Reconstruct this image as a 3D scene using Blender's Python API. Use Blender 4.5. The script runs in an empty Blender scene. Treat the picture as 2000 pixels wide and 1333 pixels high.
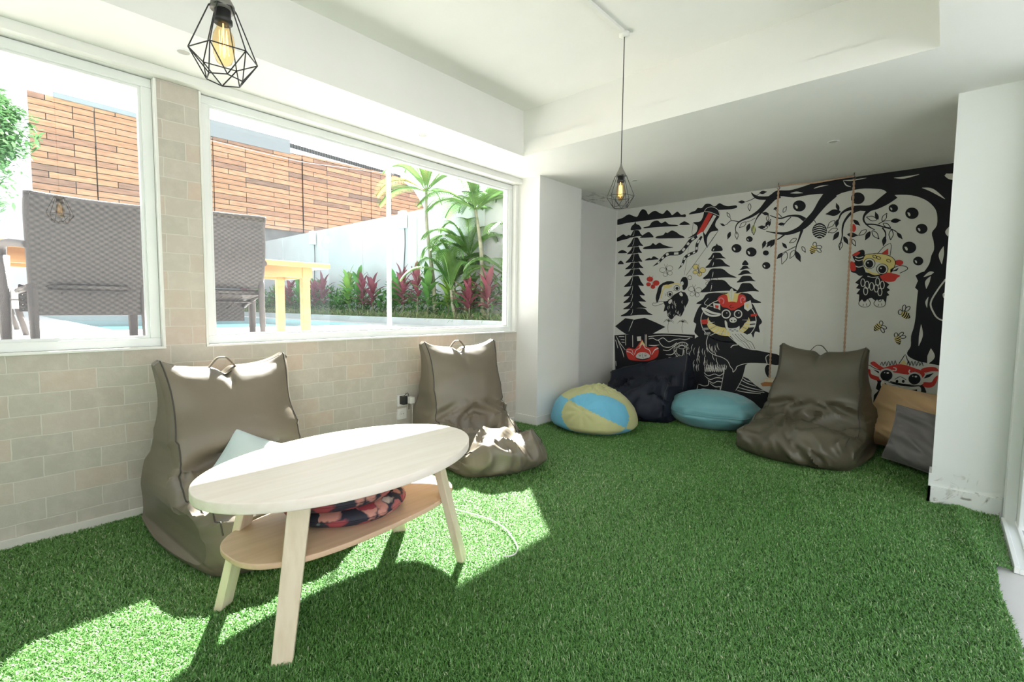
import bpy, bmesh, math, random
import numpy as np
from mathutils import Vector, Matrix, noise
from mathutils.geometry import tessellate_polygon
random.seed(7); RNG = np.random.default_rng(11)
S = bpy.context.scene
COL = S.collection

# ------------------------------------------------------------ camera, world, sun, exposure
CAM = Vector((3.09603, 0.0, 1.1)); FPX = 945.36
RX = Vector((0.74525, 0.66671, 0.01035)); UY = Vector((-0.05371, 0.04456, 0.99756)); FW = Vector((-0.66462, 0.74399, -0.06902))
cd = bpy.data.cameras.new('camera'); cam = bpy.data.objects.new('camera', cd); COL.objects.link(cam)
cam.matrix_world = Matrix(((RX.x, UY.x, -FW.x, CAM.x), (RX.y, UY.y, -FW.y, CAM.y), (RX.z, UY.z, -FW.z, CAM.z), (0, 0, 0, 1)))
cd.sensor_width = 36.0; cd.lens = 36.0 * FPX / 2000.0; cd.clip_start = 0.02; cd.clip_end = 200
S.camera = cam

world = bpy.data.worlds.new('world'); S.world = world; world.use_nodes = True
wn = world.node_tree.nodes; wl = world.node_tree.links
bg = wn['Background']
tc = wn.new('ShaderNodeTexCoord'); sp = wn.new('ShaderNodeSeparateXYZ'); cr = wn.new('ShaderNodeValToRGB')
wl.new(tc.outputs['Generated'], sp.inputs[0]); wl.new(sp.outputs['Z'], cr.inputs[0])
cr.color_ramp.elements[0].position = 0.0; cr.color_ramp.elements[0].color = (0.93, 0.95, 0.97, 1)
cr.color_ramp.elements[1].position = 0.8; cr.color_ramp.elements[1].color = (0.80, 0.88, 1.0, 1)
wl.new(cr.outputs[0], bg.inputs[0]); bg.inputs[1].default_value = 2.4

sd = bpy.data.lights.new('sun', 'SUN'); sd.energy = 62.0; sd.angle = math.radians(0.8); sd.color = (1.0, 0.975, 0.935)
sun = bpy.data.objects.new('sun', sd); COL.objects.link(sun)
sun.rotation_euler = Vector((0.82, -0.725, -1.0)).to_track_quat('-Z', 'Y').to_euler(); sun.location = (-6, 6, 9)

S.view_settings.view_transform = 'Standard'; S.view_settings.look = 'None'; S.view_settings.gamma = 1.0
S.view_settings.exposure = -0.12; S.view_settings.use_curve_mapping = False
S.cycles.use_denoising = True
S.cycles.max_bounces = 10; S.cycles.diffuse_bounces = 6; S.cycles.transparent_max_bounces = 16
S.cycles.caustics_reflective = False; S.cycles.caustics_refractive = False
S.cycles.sample_clamp_indirect = 8.0

# ------------------------------------------------------------ helpers
def ray(px, py):
    return (RX * ((px - 1000) / FPX) + UY * (-(py - 666.5) / FPX) + FW)
def on(px, py, axis, val):
    d = ray(px, py); return CAM + d * ((val - CAM[axis]) / d[axis])

def mat(name, col, rough=0.6, bump=0.0, bscale=30.0, var=0.0, vscale=6.0, metal=0.0, spec=0.5, sheen=0.0, col2=None, detail=4.0, coat=0.0):
    m = bpy.data.materials.new(name); m.use_nodes = True
    nt = m.node_tree; n = nt.nodes; l = nt.links; b = n['Principled BSDF']
    b.inputs['Roughness'].default_value = rough; b.inputs['Metallic'].default_value = metal
    b.inputs['Specular IOR Level'].default_value = spec; b.inputs['Sheen Weight'].default_value = sheen
    b.inputs['Coat Weight'].default_value = coat
    t = n.new('ShaderNodeTexCoord')
    c1 = (*col, 1); c2 = (*(col2 if col2 else [c * (1 - var) for c in col]), 1)
    nz = n.new('ShaderNodeTexNoise'); nz.inputs['Scale'].default_value = vscale; nz.inputs['Detail'].default_value = detail
    l.new(t.outputs['Object'], nz.inputs['Vector'])
    r = n.new('ShaderNodeValToRGB'); r.color_ramp.elements[0].position = 0.35; r.color_ramp.elements[1].position = 0.65
    r.color_ramp.elements[0].color = c2; r.color_ramp.elements[1].color = c1
    l.new(nz.outputs['Fac'], r.inputs[0]); l.new(r.outputs[0], b.inputs['Base Color'])
    if bump > 0:
        n2 = n.new('ShaderNodeTexNoise'); n2.inputs['Scale'].default_value = bscale; n2.inputs['Detail'].default_value = 5
        bp = n.new('ShaderNodeBump'); bp.inputs['Strength'].default_value = bump; bp.inputs['Distance'].default_value = 0.01
        l.new(t.outputs['Object'], n2.inputs['Vector']); l.new(n2.outputs['Fac'], bp.inputs['Height']); l.new(bp.outputs[0], b.inputs['Normal'])
    return m

class MB:
    """collects world-space geometry for one mesh object"""
    def __init__(s): s.v = []; s.f = []; s.mi = []; s.sm = []
    def add(s, vs, fs, mi=0, smooth=False):
        o = len(s.v); s.v += [tuple(x) for x in vs]
        for f in fs: s.f.append(tuple(i + o for i in f)); s.mi.append(mi); s.sm.append(smooth)
        return s
    def box(s, x0, x1, y0, y1, z0, z1, mi=0, bev=0.0):
        bm = bmesh.new(); bmesh.ops.create_cube(bm, size=1.0)
        for v in bm.verts:
            v.co = Vector(((x0 + x1) / 2 + v.co.x * (x1 - x0), (y0 + y1) / 2 + v.co.y * (y1 - y0), (z0 + z1) / 2 + v.co.z * (z1 - z0)))
        if bev > 0: bmesh.ops.bevel(bm, geom=bm.edges[:], offset=bev, segments=2, affect='EDGES', profile=0.5)
        bm.verts.index_update()
        s.add([v.co[:] for v in bm.verts], [[v.index for v in f.verts] for f in bm.faces], mi); bm.free(); return s
    def obox(s, c, ax, half, mi=0, bev=0.0):
        """oriented box: centre, 3 unit axes, half sizes"""
        bm = bmesh.new(); bmesh.ops.create_cube(bm, size=2.0)
        for v in bm.verts: v.co = Vector((v.co.x * half[0], v.co.y * half[1], v.co.z * half[2]))
        if bev > 0: bmesh.ops.bevel(bm, geom=bm.edges[:], offset=bev, segments=2, affect='EDGES', profile=0.5)
        bm.verts.index_update(); c = Vector(c); ax = [Vector(a) for a in ax]
        s.add([(c + ax[0] * v.co.x + ax[1] * v.co.y + ax[2] * v.co.z)[:] for v in bm.verts], [[v.index for v in f.verts] for f in bm.faces], mi); bm.free(); return s
    def tube(s, pts, r, n=8, mi=0, cap=True):
        pts = [Vector(p) for p in pts]; rr = r if isinstance(r, (list, tuple)) else [r] * len(pts)
        rings = []; up = None
        for i, p in enumerate(pts):
            t = (pts[min(i + 1, len(pts) - 1)] - pts[max(i - 1, 0)]).normalized()
            if up is None: up = t.orthogonal().normalized()
            else:
                up = (up - t * up.dot(t)); up = up.normalized() if up.length > 1e-6 else t.orthogonal().normalized()
            b = t.cross(up)
            rings.append([p + (up * math.cos(2 * math.pi * k / n) + b * math.sin(2 * math.pi * k / n)) * rr[i] for k in range(n)])
        vs = [v for g in rings for v in g]; fs = []
        for i in range(len(pts) - 1):
            for k in range(n): fs.append((i * n + k, i * n + (k + 1) % n, (i + 1) * n + (k + 1) % n, (i + 1) * n + k))
        if cap: fs.append(tuple(range(n))[::-1]); fs.append(tuple(range((len(pts) - 1) * n, len(pts) * n)))
        return s.add(vs, fs, mi, True)
    def lathe(s, prof, c, n=32, mi=0, smooth=True):
        vs = []; fs = []
        for r, z in prof:
            for k in range(n): vs.append((c[0] + r * math.cos(2 * math.pi * k / n), c[1] + r * math.sin(2 * math.pi * k / n), c[2] + z))
        for i in range(len(prof) - 1):
            for k in range(n): fs.append((i * n + k, i * n + (k + 1) % n, (i + 1) * n + (k + 1) % n, (i + 1) * n + k))
        return s.add(vs, fs, mi, smooth)
    def prism(s, outline, z0, z1, mi=0, bev=0.0):
        """outline: list of (x,y)"""
        bm = bmesh.new(); f = bm.faces.new([bm.verts.new((x, y, z0)) for x, y in outline])
        e = bmesh.ops.extrude_face_region(bm, geom=[f]); vs = [g for g in e['geom'] if isinstance(g, bmesh.types.BMVert)]
        for v in vs: v.co.z = z1
        bmesh.ops.recalc_face_normals(bm, faces=bm.faces[:])
        if bev > 0:
            ed = [g for g in bm.edges if abs(g.verts[0].co.z - g.verts[1].co.z) < 1e-6]
            bmesh.ops.bevel(bm, geom=ed, offset=bev, segments=3, affect='EDGES', profile=0.5)
        bm.verts.index_update()
        s.add([v.co[:] for v in bm.verts], [[v.index for v in f.verts] for f in bm.faces], mi); bm.free(); return s
    def build(s, name, mats, parent=None, smooth=None, origin=None):
        me = bpy.data.meshes.new(name)
        o0 = Vector(origin) if origin is not None else (WLOC(parent) if parent is not None else Vector((0, 0, 0)))
        me.from_pydata([(x - o0.x, y - o0.y, z - o0.z) for x, y, z in s.v], [], s.f)
        ms = mats if isinstance(mats, (list, tuple)) else [mats]
        for m in ms: me.materials.append(m)
        me.polygons.foreach_set('material_index', s.mi)
        me.polygons.foreach_set('use_smooth', s.sm if smooth is None else [smooth] * len(s.f)); me.update()
        ob = bpy.data.objects.new(name, me); COL.objects.link(ob)
        if parent is not None: ob.parent = parent
        if origin is not None: ob.location = o0 - (WLOC(parent) if parent is not None else Vector((0, 0, 0)))
        return ob
def WLOC(o):
    p = Vector((0, 0, 0))
    while o is not None: p = p + o.location; o = o.parent
    return p
def tag(o, label, cat, group=None, kind=None):
    o['label'] = label; o['category'] = cat
    if group: o['group'] = group
    if kind: o['kind'] = kind
    return o
def thing(name, label, cat, loc, group=None, kind=None):
    o = bpy.data.objects.new(name, None); COL.objects.link(o); o.location = loc; o.empty_display_size = 0.1
    return tag(o, label, cat, group, kind)
def struct(o, label=None):
    o['kind'] = 'structure'
    if label: o['label'] = label; o['category'] = o.name.split('_')[0].split('.')[0]
    return o
def catmull(P, per=8, closed=False):
    P = [Vector(p) for p in P]; n = len(P); out = []
    for i in range(n if closed else n - 1):
        if closed: a, b, c, d = P[(i - 1) % n], P[i], P[(i + 1) % n], P[(i + 2) % n]
        else: a, b, c, d = P[max(i - 1, 0)], P[i], P[i + 1], P[min(i + 2, n - 1)]
        for k in range(per):
            t = k / per
            out.append(0.5 * ((2 * b) + (c - a) * t + (2 * a - 5 * b + 4 * c - d) * t * t + (3 * b - a - 3 * c + d) * t ** 3))
    if not closed: out.append(P[-1].copy())
    return out
def auto_smooth(o, ang=35):
    me = o.data; me.polygons.foreach_set('use_smooth', [True] * len(me.polygons))
    try: me.set_sharp_from_angle(angle=math.radians(ang))
    except Exception: pass
def fbm(p, s, o=4): return noise.fractal(Vector(p) * s, 1.0, 2.0, o)

# ------------------------------------------------------------ materials: building
def wall_white(name, col, stain=0.0):
    m = mat(name, col, 0.85, bump=0.05, bscale=60, var=0.03, vscale=2.5, spec=0.25)
    return m
M_white = wall_white('white_wall_paint', (0.80, 0.80, 0.78))
M_ceil = wall_white('white_ceiling_paint', (0.84, 0.835, 0.81))
def ceiling_mould(m):
    n = m.node_tree.nodes; l = m.node_tree.links; b = n['Principled BSDF']; t = n.new('ShaderNodeTexCoord'); vd = n.new('ShaderNodeVectorMath'); vd.operation = 'DISTANCE'; vd.inputs[1].default_value = (0.12, 4.62, 2.31); l.new(t.outputs['Object'], vd.inputs[0])
    mr = n.new('ShaderNodeMapRange'); mr.inputs[1].default_value = .34; mr.inputs[2].default_value = .05; l.new(vd.outputs['Value'], mr.inputs[0])
    mp = n.new('ShaderNodeMapping'); mp.inputs['Scale'].default_value = (9, 5, 5); nz = n.new('ShaderNodeTexNoise'); nz.inputs['Scale'].default_value = 2.2; nz.inputs['Detail'].default_value = 6; nz.inputs['Distortion'].default_value = 1.0; l.new(t.outputs['Object'], mp.inputs[0]); l.new(mp.outputs[0], nz.inputs[0])
    r = n.new('ShaderNodeValToRGB'); r.color_ramp.elements[0].position = .52; r.color_ramp.elements[1].position = .66; l.new(nz.outputs['Fac'], r.inputs[0]); mu = n.new('ShaderNodeMath'); mu.operation = 'MULTIPLY'; l.new(mr.outputs[0], mu.inputs[0]); l.new(r.outputs[0], mu.inputs[1])
    mx = n.new('ShaderNodeMix'); mx.data_type = 'RGBA'; mx.inputs[7].default_value = (.12, .12, .10, 1); src = b.inputs['Base Color'].links[0].from_socket; l.new(src, mx.inputs[6]); l.new(mu.outputs[0], mx.inputs[0]); l.new(mx.outputs[2], b.inputs['Base Color'])
ceiling_mould(M_ceil)
M_frame = mat('white_powdercoat', (0.80, 0.82, 0.81), 0.35, var=0.02)
M_trimw = mat('white_trim_paint', (0.82, 0.82, 0.79), 0.55, var=0.03, bump=0.03)
M_tile = mat('pale_floor_tile', (0.55, 0.55, 0.54), 0.35, var=0.08, vscale=3)
def stone_mat():
    m = bpy.data.materials.new('whitewashed_sandstone_tiles'); m.use_nodes = True
    n = m.node_tree.nodes; l = m.node_tree.links; b = n['Principled BSDF']
    t = n.new('ShaderNodeTexCoord'); sx = n.new('ShaderNodeSeparateXYZ'); cx = n.new('ShaderNodeCombineXYZ')
    l.new(t.outputs['Object'], sx.inputs[0]); l.new(sx.outputs['Y'], cx.inputs['X']); l.new(sx.outputs['Z'], cx.inputs['Y'])
    nd = n.new('ShaderNodeTexNoise'); nd.inputs['Scale'].default_value = 9
    l.new(t.outputs['Object'], nd.inputs['Vector'])
    vm = n.new('ShaderNodeVectorMath'); vm.operation = 'MULTIPLY_ADD'; vm.inputs[1].default_value = (0.012, 0.012, 0)
    l.new(nd.outputs['Color'], vm.inputs[0]); l.new(cx.outputs[0], vm.inputs[2])
    br = n.new('ShaderNodeTexBrick'); br.offset = 0.5; br.inputs['Scale'].default_value = 1.0
    br.inputs['Brick Width'].default_value = 0.205; br.inputs['Row Height'].default_value = 0.0985
    br.inputs['Mortar Size'].default_value = 0.0028; br.inputs['Mortar Smooth'].default_value = 0.4; br.inputs['Bias'].default_value = 0.0
    br.inputs['Color1'].default_value = (0, 0, 0, 1); br.inputs['Color2'].default_value = (1, 1, 1, 1); br.inputs['Mortar'].default_value = (0.5, 0.5, 0.5, 1)
    l.new(vm.outputs[0], br.inputs['Vector'])
    ramp = n.new('ShaderNodeValToRGB'); e = ramp.color_ramp.elements
    e[0].position = 0.0; e[0].color = (0.44, 0.415, 0.36, 1); e[1].position = 1.0; e[1].color = (0.54, 0.445, 0.375, 1)
    for p, c in ((0.22, (0.49, 0.465, 0.41, 1)), (0.45, (0.46, 0.42, 0.365, 1)), (0.62, (0.52, 0.48, 0.425, 1)), (0.8, (0.50, 0.44, 0.38, 1))):
        k = e.new(p); k.color = c
    l.new(br.outputs['Color'], ramp.inputs[0])
    nz = n.new('ShaderNodeTexNoise'); nz.inputs['Scale'].default_value = 14; nz.inputs['Detail'].default_value = 8; nz.inputs['Roughness'].default_value = 0.65
    l.new(t.outputs['Object'], nz.inputs['Vector'])
    r2 = n.new('ShaderNodeValToRGB'); r2.color_ramp.elements[0].position = 0.45; r2.color_ramp.elements[1].position = 0.72
    r2.color_ramp.elements[0].color = (0, 0, 0, 1); r2.color_ramp.elements[1].color = (0.45, 0.45, 0.45, 1); l.new(nz.outputs['Fac'], r2.inputs[0])
    mx = n.new('ShaderNodeMix'); mx.data_type = 'RGBA'; mx.inputs[7].default_value = (0.62, 0.58, 0.52, 1)
    l.new(r2.outputs[0], mx.inputs[0]); l.new(ramp.outputs[0], mx.inputs[6])
    mm = n.new('ShaderNodeMix'); mm.data_type = 'RGBA'; mm.inputs[7].default_value = (0.60, 0.575, 0.52, 1)
    l.new(br.outputs['Fac'], mm.inputs[0]); l.new(mx.outputs[2], mm.inputs[6]); l.new(mm.outputs[2], b.inputs['Base Color'])
    b.inputs['Roughness'].default_value = 0.8; b.inputs['Specular IOR Level'].default_value = 0.3
    bp = n.new('ShaderNodeBump'); bp.inputs['Strength'].default_value = 0.35; bp.inputs['Distance'].default_value = 0.006
    ad = n.new('ShaderNodeMath'); ad.operation = 'MULTIPLY_ADD'; ad.inputs[1].default_value = -0.8
    l.new(br.outputs['Fac'], ad.inputs[0]); l.new(nz.outputs['Fac'], ad.inputs[2]); l.new(ad.outputs[0], bp.inputs['Height']); l.new(bp.outputs[0], b.inputs['Normal'])
    return m
M_stone = stone_mat()
def glass_mat(name='clear_window_glass', tint=(0.97, 0.985, 0.98)):
    m = bpy.data.materials.new(name); m.use_nodes = True; n = m.node_tree.nodes; l = m.node_tree.links
    n.remove(n['Principled BSDF']); tr = n.new('ShaderNodeBsdfTransparent'); gl = n.new('ShaderNodeBsdfGlossy'); mx = n.new('ShaderNodeMixShader'); lw = n.new('ShaderNodeLayerWeight'); lw.inputs[0].default_value = 0.5
    pw = n.new('ShaderNodeMath'); pw.operation = 'POWER'; pw.inputs[1].default_value = 5.0; l.new(lw.outputs['Facing'], pw.inputs[0])
    fr = n.new('ShaderNodeMath'); fr.operation = 'MULTIPLY_ADD'; fr.inputs[1].default_value = 0.96; fr.inputs[2].default_value = 0.04; l.new(pw.outputs[0], fr.inputs[0])
    gl.inputs['Roughness'].default_value = 0.0; tr.inputs[0].default_value = (*tint, 1)
    l.new(fr.outputs[0], mx.inputs[0]); l.new(tr.outputs[0], mx.inputs[1]); l.new(gl.outputs[0], mx.inputs[2]); l.new(mx.outputs[0], n['Material Output'].inputs[0])
    return m
M_glass = glass_mat()

M_joint = bpy.data.materials.new('clear_silicone_joint'); M_joint.use_nodes = True
_n = M_joint.node_tree.nodes; _l = M_joint.node_tree.links; _b = _n['Principled BSDF']; _b.inputs['Base Color'].default_value = (0.9, 0.92, 0.93, 1); _b.inputs['Roughness'].default_value = 0.3
_t = _n.new('ShaderNodeBsdfTransparent'); _x = _n.new('ShaderNodeMixShader'); _x.inputs[0].default_value = 0.35; _l.new(_t.outputs[0], _x.inputs[1]); _l.new(_b.outputs[0], _x.inputs[2]); _l.new(_x.outputs[0], _n['Material Output'].inputs[0])

# ------------------------------------------------------------ setting: room shell
ZS = 2.31; YM = 5.38; ZT = 2.67; WT = 0.13
struct(MB().box(-0.13, 7.5, -2.7, 5.6, -0.16, -0.022).build('floor', M_tile), 'pale tiled floor showing beside the turf at the doorway')
# window wall: low stone wall, stone pier, stone end strip
b = MB()
b.box(-WT, 0, -2.6, 3.53, -0.15, 0.862)
b.box(-WT, 0, 0.69, 0.88, 0.862, 2.268)
b.box(-WT, 0, -2.6, -1.35, 0.862, 2.268)
struct(b.build('wall_left', M_stone), 'low whitewashed stone tile wall with stone pier between the windows')
struct(MB().box(-WT, 0.0, 4.21, 5.5, -0.15, ZS).build('wall_alcove', M_white), 'short white wall beyond the white column')
struct(MB().box(-WT - 0.05, 3.7, YM, YM + 0.12, -0.15, ZS + 0.4).build('wall_back', M_white), 'white wall that carries the mural')
struct(MB().box(-WT, 0.265, 3.53, 4.21, -0.15, ZS).build('column', M_white), 'white column at the end of the window wall')
struct(MB().box(3.52, 3.62, 3.86, 5.5, -0.15, ZS).build('wall_right', M_white), 'white side wall of the mural alcove')
struct(MB().box(-WT, 7.5, -2.72, -2.6, -0.15, 3.0).build('wall_front', M_white), 'white wall behind the viewer')
# pillar with damp stain at its foot
def stained():
    m = wall_white('white_paint_with_damp_stain', (0.78, 0.80, 0.79)); n = m.node_tree.nodes; l = m.node_tree.links; b = n['Principled BSDF']
    t = n.new('ShaderNodeTexCoord'); nz = n.new('ShaderNodeTexNoise'); nz.inputs['Scale'].default_value = 11; nz.inputs['Detail'].default_value = 7; nz.inputs['Distortion'].default_value = 1.5
    l.new(t.outputs['Object'], nz.inputs['Vector']); sx = n.new('ShaderNodeSeparateXYZ'); l.new(t.outputs['Object'], sx.inputs[0])
    mr = n.new('ShaderNodeMapRange'); mr.inputs[1].default_value = 0.22; mr.inputs[2].default_value = 0.07; mr.inputs[3].default_value = 0.0; mr.inputs[4].default_value = 1.0; l.new(sx.outputs['Z'], mr.inputs[0])
    r = n.new('ShaderNodeValToRGB'); r.color_ramp.elements[0].position = 0.56; r.color_ramp.elements[1].position = 0.66; l.new(nz.outputs['Fac'], r.inputs[0])
    mu = n.new('ShaderNodeMath'); mu.operation = 'MULTIPLY'; l.new(mr.outputs[0], mu.inputs[0]); l.new(r.outputs[0], mu.inputs[1])
    mx = n.new('ShaderNodeMix'); mx.data_type = 'RGBA'; mx.inputs[7].default_value = (0.30, 0.29, 0.26, 1)
    src = b.inputs['Base Color'].links[0].from_socket; l.new(src, mx.inputs[6]); l.new(mu.outputs[0], mx.inputs[0]); l.new(mx.outputs[2], b.inputs['Base Color'])
    return m
M_stain = stained()
struct(MB().box(3.085, 3.56, 3.71, 3.86, -0.15, ZS).build('pillar', M_stain), 'white wall end with grey damp stain near its foot')
# ceiling: soffit ring round the raised tray
b = MB()
X1, Y1, X0, Y0 = 3.03, 3.03, 0.49, -1.6
b.box(-WT - .02, X0, -2.7, 5.6, ZS, 2.95); b.box(X1, 4.3, -2.7, 5.6, ZS, 2.95)
b.box(X0, X1, Y1, 5.6, ZS, 2.95); b.box(X0, X1, -2.7, Y0, ZS, 2.95)
b.box(X0, X1, Y0, Y1, ZT, 2.95)
# small raised lip round the tray, lower band standing 15 mm proud
L = 0.018
b.box(X0, X0 + L, Y0, Y1, ZS, 2.42); b.box(X1 - L, X1, Y0, Y1, ZS, 2.42); b.box(X0 + L, X1 - L, Y1 - L, Y1, ZS, 2.42); b.box(X0 + L, X1 - L, Y0, Y0 + L, ZS, 2.42)
struct(b.build('ceiling', M_ceil), 'white ceiling with raised rectangular tray')
# trims
struct(MB().box(0.0, 0.05, -2.6, 3.56, 2.262, ZS, bev=0.003).build('trim_1', M_trimw), 'white boxed trim above the windows')
struct(MB().box(-0.13, 0.0, -2.6, 3.53, 2.262, ZS + 0.02).build('trim_2', M_trimw), 'white head over the windows')
b = MB(); b.box(0.0, 0.277, 3.517, 3.53, -0.02, 0.07); b.box(0.265, 0.277, 3.53, 4.215, -0.02, 0.07); b.box(0.0, 0.012, 4.215, YM, -0.02, 0.07)
struct(b.build('baseboard_left', M_trimw), 'white skirting round the column')
b = MB(); b.box(3.073, 3.38, 3.70, 3.71, -0.02, 0.085); b.box(3.073, 3.085, 3.70, 3.86, -0.02, 0.16)
struct(b.build('baseboard_right', M_stain), 'white skirting at the foot of the wall end')
struct(MB().box(0.0, 0.012, -2.5, 3.50, -0.02, 0.035, bev=0.003).build('trim_3', mat('pale_mortar', (0.62, 0.61, 0.56), 0.9, bump=0.2)), 'pale mortar strip along the foot of the stone wall')

# windows
def window(name, y0, y1, z0, z1, mulls, label):
    w = thing(name, label, 'window', (-0.06, (y0 + y1) / 2, z0), kind='structure')
    f = 0.045; xo, xi = -0.115, -0.035
    b = MB()
    b.box(xo, xi, y0, y1, z1 - f, z1, bev=.003); b.box(xo, xi, y0, y1, z0, z0 + f, bev=.003)
    b.box(xo, xi, y0, y0 + f, z0 + f, z1 - f, bev=.003); b.box(xo, xi, y1 - f, y1, z0 + f, z1 - f, bev=.003)
    # inner bead
    g = f + 0.012
    b.box(-0.09, -0.05, y0 + f, y1 - f, z1 - g, z1 - f); b.box(-0.09, -0.05, y0 + f, y1 - f, z0 + f, z0 + g)
    b.box(-0.09, -0.05, y0 + f, y0 + g, z0 + g, z1 - g); b.box(-0.09, -0.05, y1 - g, y1 - f, z0 + g, z1 - g)
    b.build('window_frame', M_frame, w)
    r = MB()
    r.box(-0.035, 0.008, y0 - 0.012, y0, z0, z1, bev=.002); r.box(-0.035, 0.008, y1, y1 + 0.012, z0, z1, bev=.002)
    r.box(-0.035, 0.01, y0 - 0.012, y1 + 0.012, z0 - 0.012, z0, bev=.002)
    r.build('window_sill', M_trimw, w)
    ys = [y0 + g] + [m for m in mulls] + [y1 - g]
    for i in range(len(ys) - 1):
        a = ys[i] + (0.002 if i else 0); c = ys[i + 1] - (0.002 if i < len(ys) - 2 else 0)
        MB().box(-0.073, -0.067, a, c, z0 + g, z1 - g).build('window_pane', M_glass, w)
    for m in mulls:
        MB().box(-0.088, -0.052, m - 0.011, m + 0.011, z0 + g, z1 - g, bev=.002).build('mullion', M_joint, w)
    return w
window('window_1', -1.33, 0.678, 0.874, 2.258, [-0.6], 'white framed fixed window before the stone pier')
window('window_2', 0.892, 3.49, 0.874, 2.258, [2.135], 'wide white framed window beyond the stone pier')
struct(MB().box(-WT, 0.0, 3.502, 3.53, 0.862, 2.262).build('trim_4', M_trimw), 'narrow white strip between the window and column')

# door opening at the viewer's side
d = thing('door_1', 'white framed sliding door opening beside the wall end', 'door', (3.40, 3.4, 0), kind='structure')
MB().box(3.385, 3.43, 3.60, 3.70, -0.02, ZS, bev=.003).build('door_frame', M_frame, d)
b = MB(); b.box(3.375, 3.392, 2.95, 3.62, -0.02, 0.012, bev=.002); b.box(3.425, 3.44, 2.95, 3.62, -0.02, 0.012, bev=.002); b.box(3.392, 3.425, 2.95, 3.62, -0.02, 0.002)
b.build('door_track', M_frame, d)
lf = MB(); lf.box(3.43, 3.47, 3.50, 3.70, 0.0, ZS, bev=.003).build('door_leaf', M_frame, d)
MB().box(3.445, 3.451, 2.9, 3.50, 0.03, ZS).build('door_glass', M_glass, d)

# ------------------------------------------------------------ artificial turf
def turf_mat():
    m = bpy.data.materials.new('artificial_turf_fibre'); m.use_nodes = True; n = m.node_tree.nodes; l = m.node_tree.links; b = n['Principled BSDF']
    a = n.new('ShaderNodeAttribute'); a.attribute_name = 'rnd'
    r = n.new('ShaderNodeValToRGB'); e = r.color_ramp.elements
    e[0].position = 0.0; e[0].color = (0.042, 0.13, 0.024, 1); e[1].position = 1.0; e[1].color = (0.60, 0.60, 0.42, 1)
    for p, c in ((0.33, (0.085, 0.235, 0.042, 1)), (0.56, (0.14, 0.33, 0.075, 1)), (0.75, (0.24, 0.43, 0.17, 1)), (0.88, (0.48, 0.55, 0.35, 1))):
        k = e.new(p); k.color = c
    l.new(a.outputs['Fac'], r.inputs[0]); l.new(r.outputs[0], b.inputs['Base Color'])
    b.inputs['Roughness'].default_value = 0.42; b.inputs['Specular IOR Level'].default_value = 0.45
    tl = n.new('ShaderNodeBsdfTranslucent'); l.new(r.outputs[0], tl.inputs[0]); mx = n.new('ShaderNodeMixShader'); mx.inputs[0].default_value = 0.22
    l.new(b.outputs[0], mx.inputs[1]); l.new(tl.outputs[0], mx.inputs[2]); l.new(mx.outputs[0], n['Material Output'].inputs[0])
    return m
M_turf = turf_mat()
M_back = mat('turf_backing', (0.035, 0.12, 0.022), 0.9, var=0.4, vscale=60)
def turf_h(x, y):
    return 0.032 * np.exp(-((x - (3.25 - 0.1 * (y - 3.2))) / 0.055) ** 2) * np.clip((y - 2.85) / 0.25, 0, 1) * np.clip((3.72 - y) / 0.1, 0, 1) \
        + 0.004 * np.sin(3.1 * x + 1.3 * y) * np.sin(2.3 * y - 1.1 * x)
def turf_edge(y):
    return np.where(y > 2.95, 3.37, 3.335 + 0.012 * np.sin(9 * y) - 0.03 * np.clip((y - 2.6) / 0.35, 0, 1))
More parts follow.
